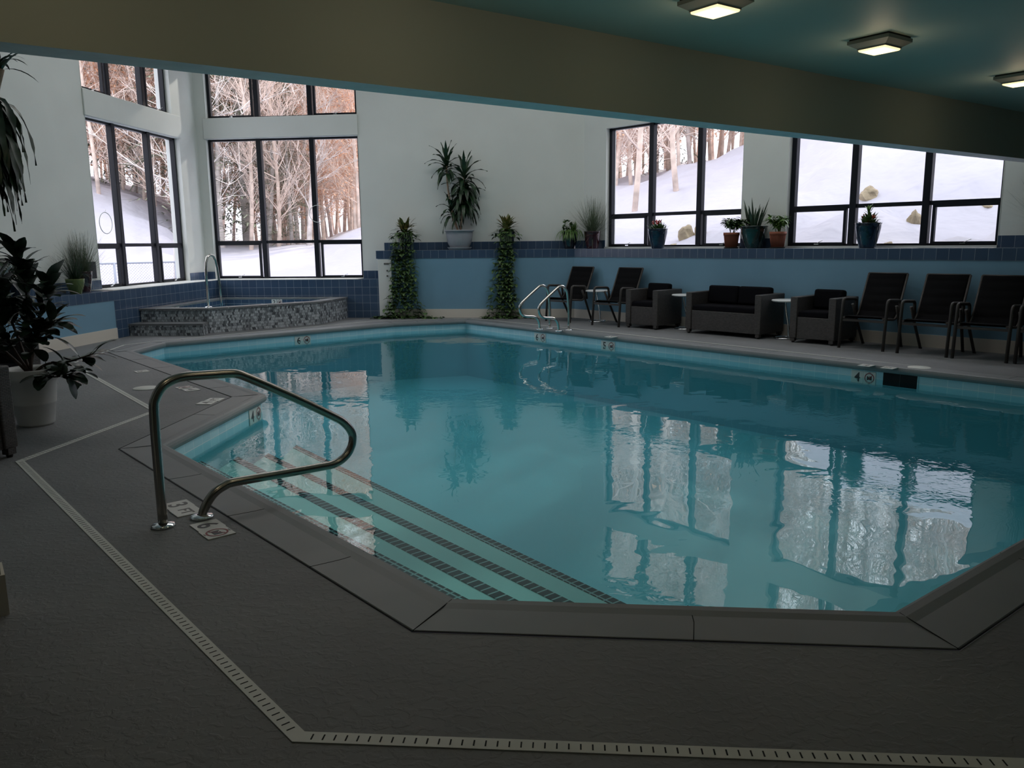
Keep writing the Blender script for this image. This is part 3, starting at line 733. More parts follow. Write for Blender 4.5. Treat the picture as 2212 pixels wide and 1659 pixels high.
main_pts = [(0, 0), (0, 0.30), (0.004, 0.60), (0.018, 0.67), (0.055, 0.725), (0.11, 0.753), (0.17, 0.762), (0.29, 0.757), (0.40, 0.751), (0.44, 0.744), (0.48, 0.727), (0.60, 0.662), (0.80, 0.548), (0.99, 0.432), (1.055, 0.388), (1.10, 0.335), (1.118, 0.285), (1.105, 0.225), (1.06, 0.172), (0.99, 0.143), (0.90, 0.141), (0.65, 0.148), (0.39, 0.157), (0.33, 0.148), (0.275, 0.122), (0.235, 0.080), (0.208, 0.035), (0.198, 0.0)]
rail_obj((-1.80, 3.94, 0.0), 49, cr_spline(main_pts, 4), 0.0242, 'pool_handrail', 'large figure four steel handrail beside the pool steps in the foreground', (0, 0.198))
lad = [(0, 0), (0, 0.3), (0.03, 0.58), (0.07, 0.66), (0.13, 0.715), (0.20, 0.715), (0.27, 0.68), (0.54, 0.50), (0.615, 0.43), (0.635, 0.37), (0.61, 0.29), (0.53, 0.24), (0.36, 0.222), (0.28, 0.19), (0.235, 0.12), (0.215, 0.0)]
rail_obj((0.640, 13.32, 0), -128, cr_spline(lad, 3), 0.021, 'ladder_handrail', 'left one of two bent steel rails at the far pool edge', (0, 0.215), 'pair of bent steel rails at the far edge')
rail_obj((0.935, 13.03, 0), -128, cr_spline(lad, 3), 0.021, 'ladder_handrail', 'right one of two bent steel rails at the far pool edge', (0, 0.215), 'pair of bent steel rails at the far edge')

# ------------------------------------------------------------------ depth markers
def nodive(mb, M, s, ink='ink', red='ink_red'):
    n = 28; R1, R2 = 0.40 * s, 0.33 * s; i = mb.mi(red)
    o1 = [mb.bm.verts.new(M @ Vector((R1 * cos(2 * pi * k / n), R1 * sin(2 * pi * k / n), 0.0012))) for k in range(n)]
    o2 = [mb.bm.verts.new(M @ Vector((R2 * cos(2 * pi * k / n), R2 * sin(2 * pi * k / n), 0.0012))) for k in range(n)]
    for k in range(n):
        f = mb.bm.faces.new((o1[k], o1[(k + 1) % n], o2[(k + 1) % n], o2[k])); f.material_index = i
    mb.box(-0.20 * s, 0.20 * s, -0.17 * s, 0.13 * s, 0.0005, 0.0011, ink, M)
    mb.box(-0.31 * s, 0.31 * s, -0.025 * s, 0.025 * s, 0.0009, 0.0016, red, M @ Matrix.Rotation(radians(45), 4, 'Z'))
    mb.box(-0.12 * s, 0.0, -0.02 * s, 0.02 * s, 0.0010, 0.0014, 'sign_tile', M @ Matrix.Translation((0, 0.05 * s, 0)) @ Matrix.Rotation(radians(-40), 4, 'Z'))
def tile_sign(M, text, label, s=0.146, ink='ink', size=0.82, cat='depth marker', name='depth_marker_tile', group=None):
    """one ceramic marker tile lying in the xy plane of M"""
    o_ = empty(name); o_.matrix_world = M; tag(o_, label, cat, group)
    mb = MB(); mb.box(-s / 2, s / 2, -s / 2, s / 2, -0.004, 0.002); mb.build('tile', 'sign_tile', o_)
    mb = MB()
    if text == 'nd':
        nodive(mb, Matrix.Translation((0, 0, 0.002)), s, ink)
        for k in (-1, 1): mb.box(-0.10 * s, 0.10 * s, -0.02 * s, 0.02 * s, 0.002, 0.0028, 'ink_worn', Matrix.Translation((0, k * 0.45 * s, 0)))
    else:
        glyph(mb, text, s * size * (1.25 if len(text) == 1 else 0.78), Matrix.Translation((0, 0, 0.0022)), ink, 0.0006)
    mb.build('lettering', None, o_); return o_
for M_, tx_, lb_, s_ in SPA_SIGNS: tile_sign(M_, tx_, lb_, s_)
def floorM(x, y, rz): return Matrix.Translation((x, y, 0.0035)) @ Matrix.Rotation(rz, 4, 'Z')
mr = radians(90 - 139)     # text runs along the pool edge, tops toward the water
t0 = Vector((-1.572, 3.937)); dd2 = Vector((sin(radians(139)), cos(radians(139))))
for text, c, lb, ink in (('6', (-1.571, 3.938), 'white deck tile with a black 6 in front of the big handrail', 'ink'),
                    ('nd', (-1.485, 3.831), 'white deck tile with a red crossed circle beside the 6 tile', 'ink'),
                    ('3', (-1.860, 4.273), 'white deck tile with a worn grey 3 behind the handrail post', 'ink_worn'),
                    ('FT', (-1.772, 4.166), 'white deck tile with worn grey FT letters between the handrail feet', 'ink_worn')):
    tile_sign(floorM(c[0], c[1], mr), text, lb, 0.138, ink)
er = atan2(7.59 - 10.95, -2.366 + 5.2)
for text, c, rz, lb in (('6', (-4.26, 9.13), er, 'small worn white deck tile at the pool corner near the hot tub'),
                    ('4', (-3.21, 7.90), er, 'white deck tile with a worn 4 near the round lid'),
                    ('nd', (-3.33, 8.03), er, 'white deck tile with worn crossed circle near the round lid'),
                    ('4', (-2.80, 7.21), radians(90 - 4), 'worn white deck tile with a 4 behind the inner pool corner'),
                    ('FT', (-2.78, 7.36), radians(90 - 4), 'worn white deck tile with FT behind the inner pool corner'),
                    ('5', (1.50, 12.02), radians(-50), 'faint worn white tile on the far deck in front of the loveseat'),
                    ('4', (4.02, 8.99), radians(-49), 'worn pale tile on the far deck beside the round white lid'),
                    ('FT', (4.19, 8.80), radians(-49), 'second worn pale tile on the far deck beside the round white lid')):
    tile_sign(floorM(c[0], c[1], rz), text, lb, 0.140, 'ink_worn')
for c, lb, s_ in (((-3.72, 8.02), 'round white skimmer lid on the left deck behind the handrail', 0.12), ((4.52, 8.79), 'round white skimmer lid on the right deck near the chairs', 0.12)):
    mb = MB(); mb.lathe([(0, 0.010), (s_ * 0.75, 0.009), (s_ * 0.8, 0.006), (s_ * 0.95, 0.007), (s_, 0.001)], 32); o_ = mb.build('round_deck_hatch', 'drain_white'); o_.location = (*c, 0.002); tag(o_, lb, 'hatch')
def wall_markers(i, t, text, lb):
    a, b_ = PW[i], PW[(i + 1) % len(PW)]; e = (b_ - a); p = a + e * t; e.normalize()
    nin = Vector((-e.y, e.x))     # toward the water
    X = -Vector((e.x, e.y, 0)) if True else None
    Zn = Vector((nin.x, nin.y, 0)); Y = Vector((0, 0, 1)); X = Y.cross(Zn)
    for k, tx in ((-1, text), (1, 'nd')):
        c = Vector((p.x, p.y, -0.155)) + X * 0.072 * k + Zn * 0.0045
        M = Matrix(((X.x, Y.x, Zn.x, c.x), (X.y, Y.y, Zn.y, c.y), (X.z, Y.z, Zn.z, c.z), (0, 0, 0, 1)))
        tile_sign(M, tx, lb[0] if k == -1 else lb[1], 0.142)
def tpar(i, pt):
    a, b_ = PW[i], PW[(i + 1) % len(PW)]; e = b_ - a; return (Vector(pt) - a).dot(e) / e.dot(e)
wall_markers(5, tpar(5, (-3.47, 13.33)), '6', ('depth marker tile with a 6 on the far pool wall below the hot tub', 'crossed circle tile on the far pool wall below the hot tub'))
wall_markers(2, tpar(2, (0.38, 13.30)), '6', ('depth marker tile with a 6 on the pool wall below the bent rails', 'crossed circle tile on the pool wall below the bent rails'))
wall_markers(2, tpar(2, (1.40, 12.13)), '5', ('depth marker tile with a 5 on the pool wall below the armchair', 'crossed circle tile on the pool wall below the armchair'))
wall_markers(2, tpar(2, (3.97, 9.05)), '4', ('depth marker tile with a 4 left of the dark skimmer opening', 'crossed circle tile left of the dark skimmer opening'))
wall_markers(8, tpar(8, (-2.44, 7.40)), '4', ('depth marker tile with a 4 under the inner pool corner', 'crossed circle tile under the inner pool corner'))
a, b_ = PW[2], PW[3]; e = (b_ - a); t = tpar(2, (4.30, 8.78)); p = a + e * t; e.normalize()
mb = MB(); mb.box(-0.19, 0.19, -0.0, 0.006, -0.215, -0.0725, 'void'); mb.box(-0.195, -0.187, -0.001, 0.008, -0.22, -0.0725, 'tile_pool'); mb.box(-0.003, 0.003, 0, 0.009, -0.2, -0.0725, 'ink')
o_ = mb.build('skimmer_opening'); o_.location = (p.x, p.y, 0); o_.rotation_euler = (0, 0, atan2(e.y, e.x)); tag(o_, 'dark rectangular skimmer opening in the right pool wall', 'skimmer')

# ------------------------------------------------------------------ furniture (local: x = sitter's width, y = back to the wall, z up)
def make_armchair(w, seats, name):
    r = empty(name); d = 0.66; aw = 0.105; H = 0.635; zf = 0.065
    mb = MB()
    mb.box(-w / 2 + aw, w / 2 - aw, 0.015, 0.045, zf, 0.36, bevel=0.006, seg=1); mb.build('front_panel', 'wicker', r)
    mb = MB(); mb.box(-w / 2 + aw, w / 2 - aw, d - 0.07, d, zf, H, bevel=0.01, seg=1); mb.build('back_panel', 'wicker', r)
    mb = MB(); mb.box(-w / 2 + aw, w / 2 - aw, 0.045, d - 0.07, 0.30, 0.34); mb.build('seat_base', 'wicker', r)
    for s_ in (-1, 1):
        x0 = s_ * (w / 2 - aw); x1 = s_ * w / 2
        mb = MB(); mb.box(min(x0, x1), max(x0, x1), 0, d, zf, H, bevel=0.012); mb.build('arm', 'wicker', r)
    for sx in (-1, 1):
        for y in (0.035, d - 0.035):
            mb = MB(); x = sx * (w / 2 - 0.05); mb.box(x - 0.03, x + 0.03, y - 0.03, y + 0.03, 0.022, zf + 0.01); lg = mb.build('leg', 'wicker', r)
            mb = MB(); mb.lathe([(0, 0.03), (0.018, 0.03), (0.022, 0.012), (0.018, 0), (0, 0)], 12, c=(x, y, 0)); mb.build('foot', 'rubber', lg)
    sw_ = (w - 2 * aw - 0.012)
    mb = MB(); mb.box(-sw_ / 2, sw_ / 2, 0.02, d - 0.08, 0.342, 0.445, bevel=0.03, seg=3); mb.build('seat_cushion', 'cushion', r)
    bw = sw_ / seats
    for k in range(seats):
        xa = -sw_ / 2 + k * bw
        mb = MB(); M = Matrix.Translation((0, d - 0.20, 0.45)) @ Matrix.Rotation(radians(-7), 4, 'X')
        mb.box(xa + 0.004, xa + bw - 0.004, -0.06, 0.07, 0.0, 0.275, None, M, bevel=0.035, seg=3); mb.build('back_cushion', 'cushion', r)
    return r
def make_sling():
    r = empty('sling_chair'); w = 0.60
    for s_ in (-1, 1):
        x = s_ * (w / 2 - 0.012)
        mb = MB(); mb.tube(arc([(x, 0.02, 0.0), (x, 0.075, 0.645), (x, 0.45, 0.625), (x, 0.485, 0.40)], 0.05), 0.0205, 8); mb.build('arm_leg', 'chair_frame', r)
        mb = MB(); xi = s_ * (w / 2 - 0.045); mb.tube([(x, 0.35, 0.56), (x * 0.985, 0.44, 0.40), (xi, 0.66, 0.0)], 0.019, 8); mb.build('rear_leg', 'chair_frame', r)
        mb = MB(); mb.tube(arc([(xi, 0.045, 0.405), (xi, 0.40, 0.375), (xi, 0.475, 0.44), (xi, 0.715, 0.955)], 0.06), 0.0155, 8); mb.build('side_rail', 'chair_frame', r)
        for y in ((0.02, x), (0.66, xi)):
            mb = MB(); mb.lathe([(0, 0.012), (0.02, 0.012), (0.02, 0), (0, 0)], 10, c=(y[1], y[0], 0)); mb.build('foot_cap', 'rubber', r)
    mb = MB(); mb.box(-w / 2 + 0.02, w / 2 - 0.02, 0.045, 0.07, 0.355, 0.385); mb.build('front_crossbar', 'chair_frame', r)
    mb = MB(); mb.tube([(-w / 2 + 0.045, 0.715, 0.955), (w / 2 - 0.045, 0.715, 0.955)], 0.0155, 8); mb.build('top_crossbar', 'chair_frame', r)
    mb = MB(); prof_ = arc([(0, 0.05, 0.412), (0, 0.40, 0.382), (0, 0.475, 0.445), (0, 0.712, 0.95)], 0.07, 6)
    # padded sling with quilted ribs
    pts_ = []
    for a, b_ in zip(prof_, prof_[1:]):
        n_ = max(1, int((b_ - a).length / 0.02))
        for k in range(n_): pts_.append(a.lerp(b_, k / n_))
    pts_.append(prof_[-1]); L_ = 0; rows = []
    for k, p in enumerate(pts_):
        if k: L_ += (p - pts_[k - 1]).length
        t_ = (pts_[min(k + 1, len(pts_) - 1)] - pts_[max(k - 1, 0)]).normalized(); nn = Vector((0, -t_.z, t_.y)); puff = 0.012 + 0.012 * abs(sin(L_ * pi / 0.115)) ** 0.5
        hw = w / 2 - 0.05
        rows.append([mb.bm.verts.new(p + Vector((x, 0, 0)) + nn * (puff if abs(x) < hw - 0.01 else 0.004) * q_) for q_ in (1, -0.4) for x in (-hw, -hw + 0.03, 0, hw - 0.03, hw)])
    for a, b_ in zip(rows, rows[1:]):
        for o1 in (0, 5):
            for j in range(4):
                f = mb.bm.faces.new((a[o1 + j], a[o1 + j + 1], b_[o1 + j + 1], b_[o1 + j])); f.smooth = True
        for j in (0, 4): mb.bm.faces.new((a[j], a[j + 5], b_[j + 5], b_[j]))
    mb.build('padded_sling', 'sling', r)
    return r
def make_table():
    r = empty('side_table')
    mb = MB(); mb.lathe([(0, 0.565), (0.215, 0.565), (0.222, 0.558), (0.222, 0.545), (0.205, 0.538), (0, 0.538)], 36); mb.build('table_top', 'table_white', r)
    mb = MB(); mb.tube(cr_spline3([(0.03, 0, 0.538), (0.035, 0, 0.48), (0.0, 0, 0.33), (-0.045, 0, 0.17), (-0.06, 0, 0.02)]), 0.0145, 10); mb.build('curved_stem', 'chrome', r)
    mb = MB(); n_ = 32; mb.tube([(0.16 * cos(2 * pi * k / n_), 0.16 * sin(2 * pi * k / n_), 0.012) for k in range(n_ + 1)], 0.012, 8, caps=False); mb.box(-0.16, 0.16, -0.012, 0.012, 0.004, 0.016); mb.build('ring_base', 'chrome', r)
    return r
def cr_spline3(P, n=6):
    P = [Vector(p) for p in P]; out = []; Q = [P[0] * 2 - P[1]] + P + [P[-1] * 2 - P[-2]]
    for i in range(1, len(Q) - 2):
        p0, p1, p2, p3 = Q[i - 1:i + 3]
        for k in range(n):
            t = k / n; out.append(0.5 * ((2 * p1) + (p2 - p0) * t + (2 * p0 - 5 * p1 + 4 * p2 - p3) * t * t + (3 * p1 - p0 - 3 * p2 + p3) * t ** 3))
    out.append(P[-1]); return out
RW = wrot(FR)
def along_right(o, x, y, turn=0):
    o.location = wp(FR, x, -y); o.rotation_euler = (0, 0, RW + radians(turn)); return o
sl0 = make_sling()
for k, (x, y, tn, lb) in enumerate((
      (0.34, 0.82, 2, 'black sling chair in the corner, behind the bent steel rails'),
      (1.47, 0.82, 2, 'black sling chair between the round table and the wicker armchair'),
      (5.86, 0.84, 0, 'black sling chair right beside the right wicker armchair'),
      (6.62, 0.85, 0, 'middle of the three black sling chairs on the right'),
      (7.27, 0.87, 0, 'black sling chair cut by the right edge of the photo, third of the right row'),
      (7.93, 0.86, 0, 'last black sling chair, only its front leg showing at the right edge'))):
    o = sl0 if k == 0 else copy_tree(sl0); along_right(o, x, y, tn); tag(o, lb, 'chair', 'black sling chairs along the blue wall')
ac = make_armchair(0.66, 1, 'wicker_armchair'); along_right(ac, 2.17, 0.72); tag(ac, 'dark wicker armchair left of the loveseat', 'armchair', 'dark wicker armchairs')
ac2 = copy_tree(ac); along_right(ac2, 5.13, 0.73); tag(ac2, 'dark wicker armchair right of the loveseat', 'armchair', 'dark wicker armchairs')
lv = make_armchair(1.30, 2, 'wicker_loveseat'); along_right(lv, 3.70, 0.73); tag(lv, 'dark wicker two seat loveseat with black cushions under the window', 'loveseat')
tb = make_table()
for k, (x, y, lb) in enumerate(((0.86, 0.30, 'small round white table between the two left sling chairs'), (2.74, 0.30, 'small round white table between armchair and loveseat'), (4.565, 0.38, 'small round white table between loveseat and right armchair'))):
    o = tb if k == 0 else copy_tree(tb); along_right(o, x, y, 180 if k < 2 else 160); tag(o, lb, 'table', 'small round side tables')
# left side armchairs (only corners show)
a3 = copy_tree(ac); a3.location = (-3.52, 5.09, 0); a3.rotation_euler = (0, 0, radians(72)); tag(a3, 'dark wicker armchair cut by the left edge in front of the rubber plant', 'armchair', 'dark wicker armchairs')
a4 = copy_tree(ac); a4.location = (-4.24, 6.68, 0); a4.rotation_euler = (0, 0, radians(72)); tag(a4, 'dark wicker armchair mostly hidden behind the white plant pot', 'armchair', 'dark wicker armchairs')

# ------------------------------------------------------------------ plants
rnd = random.Random(11)
def rdir(el0, el1, az=None):
    a = rnd.uniform(0, 2 * pi) if az is None else az; e = radians(rnd.uniform(el0, el1)); return Vector((cos(a) * cos(e), sin(a) * cos(e), sin(e)))
def pot(r, prof_, material, n=40, soil=None, name='pot'):
    mb = MB(); mb.lathe(prof_, n); p = mb.build(name, material, r)
    if soil: mb = MB(); mb.lathe([(0, soil[1] + 0.01), (soil[0] * 0.6, soil[1] + 0.006), (soil[0], soil[1])], 24); mb.build('soil', 'soil', r)
    return p
def glazed(rt_, rb, h):   # tapered glazed planter
    return [(0, 0), (rb, 0), (rb * 1.02, 0.01), (rb + (rt_ - rb) * 0.55, h * 0.4), (rt_ * 0.97, h * 0.8), (rt_ * 0.985, h * 0.95), (rt_ * 1.03, h * 0.965), (rt_ * 1.03, h), (rt_ * 0.94, h), (rt_ * 0.90, h * 0.9), (rt_ * 0.8, h * 0.85)]
def terr(rt_, rb, h):
    return [(0, 0), (rb, 0), (rt_ * 0.92, h * 0.80), (rt_, h * 0.80), (rt_ * 1.02, h), (rt_ * 0.93, h), (rt_ * 0.85, h * 0.86)]
def dracaena_head(mb, p, n, ln, w, m='leaf_dark', upright=1.0, hang=1.2):
    for k in range(n):
        t = k / n; a = k * 2.4 + rnd.uniform(-0.3, 0.3); el = radians(80 - 105 * t * upright)
        d = Vector((cos(a) * cos(el), sin(a) * cos(el), sin(el)))
        mb.leaf(p - Vector((0, 0, 0.20 * t * ln / 0.4)), d, None, ln * rnd.uniform(0.75, 1.1), w * rnd.uniform(0.8, 1.15), droop=hang * rnd.uniform(0.8, 1.4) * (0.5 + 0.8 * t), seg=8, m=m,
                shape=lambda t_: (min(1, t_ * 3.5 + 0.35) * (1 - t_ ** 3)), fold=0.25, wav=w * 0.10)
def potted(name, F, x, y, z, label, cat='potted plant'):
    r = empty(name, wp(F, x, y, z), wrot(F)); tag(r, label, cat); return r
ZL = 1.289
# big dracaena
r = potted('dracaena', FB, -2.2155, 0.20, ZL, 'tall corn plant in a grey urn pot on the blue tiled ledge')
pot(r, [(0, 0.03), (0.155, 0.03), (0.175, 0.045), (0.215, 0.10), (0.24, 0.18), (0.254, 0.28), (0.26, 0.345), (0.283, 0.35), (0.288, 0.372), (0.26, 0.375), (0.245, 0.34), (0.22, 0.33)], 'pot_grey', 44, (0.235, 0.345))
mb = MB(); mb.lathe([(0, 0), (0.20, 0), (0.235, 0.045), (0.235, 0.05), (0.205, 0.03), (0, 0.03)], 36); mb.build('saucer', 'pot_grey', r)
mb = MB()
stems = [((-0.02, 0, 0.34), (-0.13, 0, 0.75), (-0.20, 0, 1.15), (-0.22, -0.01, 1.60)), ((0.02, 0, 0.34), (0.06, 0.02, 0.8), (0.10, 0.02, 1.1), (0.12, 0.0, 1.36)), ((0.0, -0.02, 0.34), (-0.10, -0.04, 0.55), (-0.13, -0.05, 0.74)), ((0.03, -0.03, 0.34), (0.07, -0.05, 0.75), (0.08, -0.05, 1.02))]
for s_ in stems: mb.tube(cr_spline3(s_, 4), 0.018, 8)
mb.build('stem', 'cane', r)
mb = MB()
dracaena_head(mb, Vector((-0.22, -0.01, 1.64)), 24, 0.44, 0.085, hang=1.7, upright=0.85)
dracaena_head(mb, Vector((0.12, 0.0, 1.40)), 28, 0.50, 0.088, hang=2.2)
dracaena_head(mb, Vector((-0.14, -0.05, 0.78)), 18, 0.38, 0.075, hang=2.2)
dracaena_head(mb, Vector((0.09, -0.05, 1.05)), 30, 0.50, 0.085, hang=2.8)
for k in range(46):
    z = rnd.uniform(0.7, 1.15); mb.leaf((0.10 + rnd.uniform(-0.04, 0.04), rnd.uniform(-0.06, 0.0), z), rdir(-30, 25), None, rnd.uniform(0.32, 0.52), 0.075, droop=2.6, seg=7, m='leaf_dark', shape=lambda t_: (min(1, t_ * 3.5 + 0.35) * (1 - t_ ** 3)), fold=0.2, wav=0.006)
mb.build('foliage', None, r)
# pothos with croton
def heart(t): return max(0.02, (sin(pi * min(1, t + 0.12) ** 0.8)) ** 0.8) if t < 0.97 else 0.02
def vine_plant(F, x, label, width, spread, seedv):
    rnd.seed(seedv)
    r = potted('trailing_pothos', F, x, 0.16, ZL, label)
    pot(r, glazed(0.15, 0.105, 0.33), 'pot_dark', 36, (0.125, 0.28))
    mb = MB(); vn = MB()
    for k in range(46):     # croton leaves standing up and out
        a = rnd.uniform(0, 2 * pi); rr = rnd.uniform(0, 0.09); el = rnd.uniform(10, 80)
        mb.leaf((rr * cos(a), rr * sin(a), rnd.uniform(0.30, 0.47)), rdir(el, el, a), None, rnd.uniform(0.15, 0.24), rnd.uniform(0.06, 0.085), droop=0.7, seg=4, m='leaf_croton')
    mb.build('croton_foliage', None, r)
    mb = MB()
    nv = 34
    for k in range(nv):
        x0 = (rnd.random() - 0.5) * 2; xs = x0 * width * 0.42; dirx = rnd.uniform(-0.5, 0.5)
        zend = -ZL + 0.03 + (0 if rnd.random() < 0.65 else rnd.uniform(0, 0.7))
        p = [Vector((x0 * 0.11, -0.09, 0.34)), Vector((xs * 0.9, -0.20, 0.30)), Vector((xs, -0.245, 0.05))]
        zc = 0.05; xx = xs
        while zc > zend:
            zc -= 0.10; xx += rnd.uniform(-0.035, 0.035) + (spread * 0.03 * x0 if zc < -0.9 else 0.004 * x0)
            p.append(Vector((xx, -0.235 + rnd.uniform(-0.035, 0.0), max(zc, zend))))
        if zend < -ZL + 0.05:
            for q_ in range(rnd.randint(1, 4)):
                xx += spread * 0.07 * x0 + rnd.uniform(-0.03, 0.03); p.append(Vector((xx, -0.28 - rnd.uniform(0, 0.13), -ZL + 0.02)))
        path = cr_spline3(p, 3); vn.tube(path[::2] + [path[-1]], 0.0028, 4)
        for i_, c in enumerate(path):
            if i_ > 3 and i_ % 2 and rnd.random() < (0.95 if c.z > -0.05 or c.z < -0.45 else 0.75):
                a = rnd.uniform(-pi, 0)
                d = Vector((cos(a), sin(a) * 0.8, rnd.uniform(-0.5, 0.5)))
                mb.leaf(c, d, None, rnd.uniform(0.075, 0.135), rnd.uniform(0.060, 0.095), droop=1.0, seg=4, m='leaf_vine', shape=heart, fold=0.25)
    for k in range(70):     # mound over the pot rim
        a = rnd.uniform(0, 2 * pi); rr = rnd.uniform(0.04, 0.24)
        mb.leaf((rr * cos(a) * 1.1, -0.04 + rr * sin(a) * 0.7, 0.40 - rr * 0.7 + rnd.uniform(-0.05, 0.05)), rdir(-20, 40, a), None, 0.115, 0.085, droop=1.2, seg=4, m='leaf_vine', shape=heart)
    mb.build('vine_leaves', None, r); vn.build('vine_stem', 'leaf_vine', r)
    return r
vine_plant(FB, -3.27, 'trailing pothos and croton hanging to the floor beside the white panel', 0.52, 1.4, 3)
vine_plant(FB, -1.29, 'trailing pothos and croton hanging to the floor right of the corn plant', 0.34, 0.7, 5)
rnd.seed(21)
# spider / fern mix
r = potted('trailing_fern', FB, -0.10, 0.20, ZL, 'small bushy trailing plant in a dark pot left of the grass plant in the corner')
pot(r, glazed(0.155, 0.10, 0.32), 'pot_dark', 36, (0.13, 0.27))
mb = MB()
for k in range(60): a = rnd.uniform(0, 2 * pi); mb.leaf((rnd.uniform(-.08, .08) - 0.04, rnd.uniform(-.08, .08), rnd.uniform(0.3, 0.52)), rdir(0, 60, a), None, rnd.uniform(0.06, 0.10), 0.05, droop=1.0, seg=4, m='leaf_vine', shape=heart)
for k in range(90): a = rnd.uniform(0, 2 * pi); mb.leaf((0.07 + rnd.uniform(-.04, .04), rnd.uniform(-.05, .02), 0.30), rdir(55, 85, a), None, rnd.uniform(0.12, 0.25), 0.008, droop=0.9, seg=4, m='leaf_light')
for k in range(60):
    a = rnd.uniform(-pi, 0); mb.leaf((rnd.uniform(-.12, .12), -0.08, 0.31), rdir(20, 45, a), None, rnd.uniform(0.25, 0.42), 0.016, droop=3.2, seg=8, m='leaf_light')
mb.build('foliage', None, r)
# grasses
def grass_plant(r, n, ln, z0, pr, m='leaf_grass', w=0.006, lean=(0, 0)):
    mb = MB()
    for k in range(n):
        a = rnd.uniform(0, 2 * pi); el = 90 - abs(rnd.gauss(0, 48)); d = rdir(el, el, a) + Vector((lean[0], lean[1], 0)); rr = rnd.uniform(0, pr)
        mb.leaf((rr * cos(a), rr * sin(a), z0), d, None, ln * rnd.uniform(0.6, 1.15), w, droop=rnd.uniform(-0.5, 0.7), seg=6, m=m, shape=lambda t: 1 - t * 0.8)
    mb.build('foliage', None, r)
r = potted('ornamental_grass', FR, 0.26, 0.20, ZL, 'spiky ornamental grass in a dark red glazed pot at the room corner')
pot(r, glazed(0.155, 0.105, 0.32), 'pot_red', 36, (0.13, 0.27)); grass_plant(r, 420, 0.62, 0.28, 0.09, w=0.0065)
r = potted('ornamental_grass', FR, 7.58, 0.20, ZL, 'grass plant at the right edge of the photo, only blade tips showing')
pot(r, glazed(0.155, 0.105, 0.32), 'pot_blue', 36, (0.13, 0.27)); grass_plant(r, 300, 0.62, 0.28, 0.09)
# kalanchoe / bromeliads in blue pots
r = potted('flowering_plant', FR, 1.771, 0.20, ZL, 'low reddish plant in a blue glazed pot before the middle window')
pot(r, glazed(0.165, 0.10, 0.335), 'pot_blue', 40, (0.14, 0.29)); mb = MB()
for k in range(110): a = rnd.uniform(0, 2 * pi); rr = rnd.uniform(0, 0.12); mb.leaf((rr * cos(a), rr * sin(a), 0.30), rdir(35, 85, a), None, rnd.uniform(0.08, 0.18), 0.028, droop=0.5, seg=3, m='leaf_vine')
mb.build('foliage', None, r); mb = MB()
for k in range(26): a = rnd.uniform(0, 2 * pi); rr = rnd.uniform(0, 0.09); mb.leaf((rr * cos(a) - 0.02, rr * sin(a), 0.40 + rnd.uniform(0, 0.05)), rdir(40, 85, a), None, 0.05, 0.03, droop=0.4, seg=3, m='blossom')
mb.build('blossom', None, r)
r = potted('flowering_plant', FR, 5.4045, 0.20, ZL, 'red flowering kalanchoe in the largest blue glazed pot by the right window')
pot(r, glazed(0.172, 0.105, 0.345), 'pot_blue', 40, (0.145, 0.30)); mb = MB()
for k in range(120): a = rnd.uniform(0, 2 * pi); rr = rnd.uniform(0, 0.11); mb.leaf((rr * cos(a), rr * sin(a), 0.31 + rnd.uniform(0, 0.10) * (1 if rr < 0.08 else 0.3)), rdir(10, 70, a), None, rnd.uniform(0.07, 0.12), 0.05, droop=0.6, seg=4, m='leaf_vine', shape=heart)
for k in range(24): mb.leaf((0.0 + rnd.uniform(-.02, .02), 0, 0.40 + k * 0.006), rdir(30, 80), None, 0.09, 0.03, droop=0.4, seg=3, m='leaf_light')
mb.build('foliage', None, r); mb = MB()
for cx_, cz_ in ((-0.06, 0.43), (0.09, 0.42), (0.0, 0.36)):
    for k in range(22): mb.leaf((cx_ + rnd.uniform(-.022, .022), -0.06 + rnd.uniform(-.02, .02), cz_ + rnd.uniform(-.02, .02)), rdir(-10, 80), None, 0.022, 0.02, droop=0.2, seg=2, m='blossom')
mb.build('blossom', None, r)
# peppers / peace lily in terracotta
def bushy(x, label, h, leafm, lw, ll, seedv, wide):
    rnd.seed(seedv)
    r = potted('leafy_plant', FR, x, 0.19, ZL, label)
    p = pot(r, [(q[0], q[1] + 0.012) for q in terr(0.125, 0.088, 0.235)], 'terracotta', 36, (0.108, 0.215))
    mb = MB(); mb.lathe([(0, 0), (0.105, 0), (0.118, 0.018), (0.105, 0.014), (0, 0.012)], 30); mb.build('saucer', 'rubber', r)
    rb_ = MB()
    for k in range(40):
        a = 2 * pi * k / 40; rb_.tube([(0.093 * cos(a), 0.093 * sin(a), 0.02), (0.117 * cos(a), 0.117 * sin(a), 0.195)], 0.0022, 4)
    rb_.build('fluting', 'terracotta', p)
    st_ = MB(); mb = MB()
    for k in range(13):
        a = rnd.uniform(0, 2 * pi); top = Vector((cos(a) * rnd.uniform(0.05, wide), sin(a) * rnd.uniform(0.03, wide * 0.7), 0.24 + rnd.uniform(h * 0.55, h)))
        st_.tube([(0.03 * cos(a), 0.03 * sin(a), 0.22), (top.x * 0.5, top.y * 0.5, 0.22 + (top.z - 0.22) * 0.6), tuple(top)], 0.003, 5)
        for j in range(17):
            t_ = rnd.uniform(0.45, 1.05); c = Vector((top.x * t_, top.y * t_, 0.22 + (top.z - 0.22) * (t_ ** 0.7)))
            mb.leaf(c + Vector((rnd.uniform(-.03, .03), rnd.uniform(-.03, .03), rnd.uniform(-.02, .03))), rdir(-25, 45), None, ll * rnd.uniform(0.7, 1.2), lw * rnd.uniform(0.8, 1.1), droop=1.1, seg=4, m=leafm, fold=0.3)
    mb.build('foliage', None, r); st_.build('stem', 'leaf_light', r)
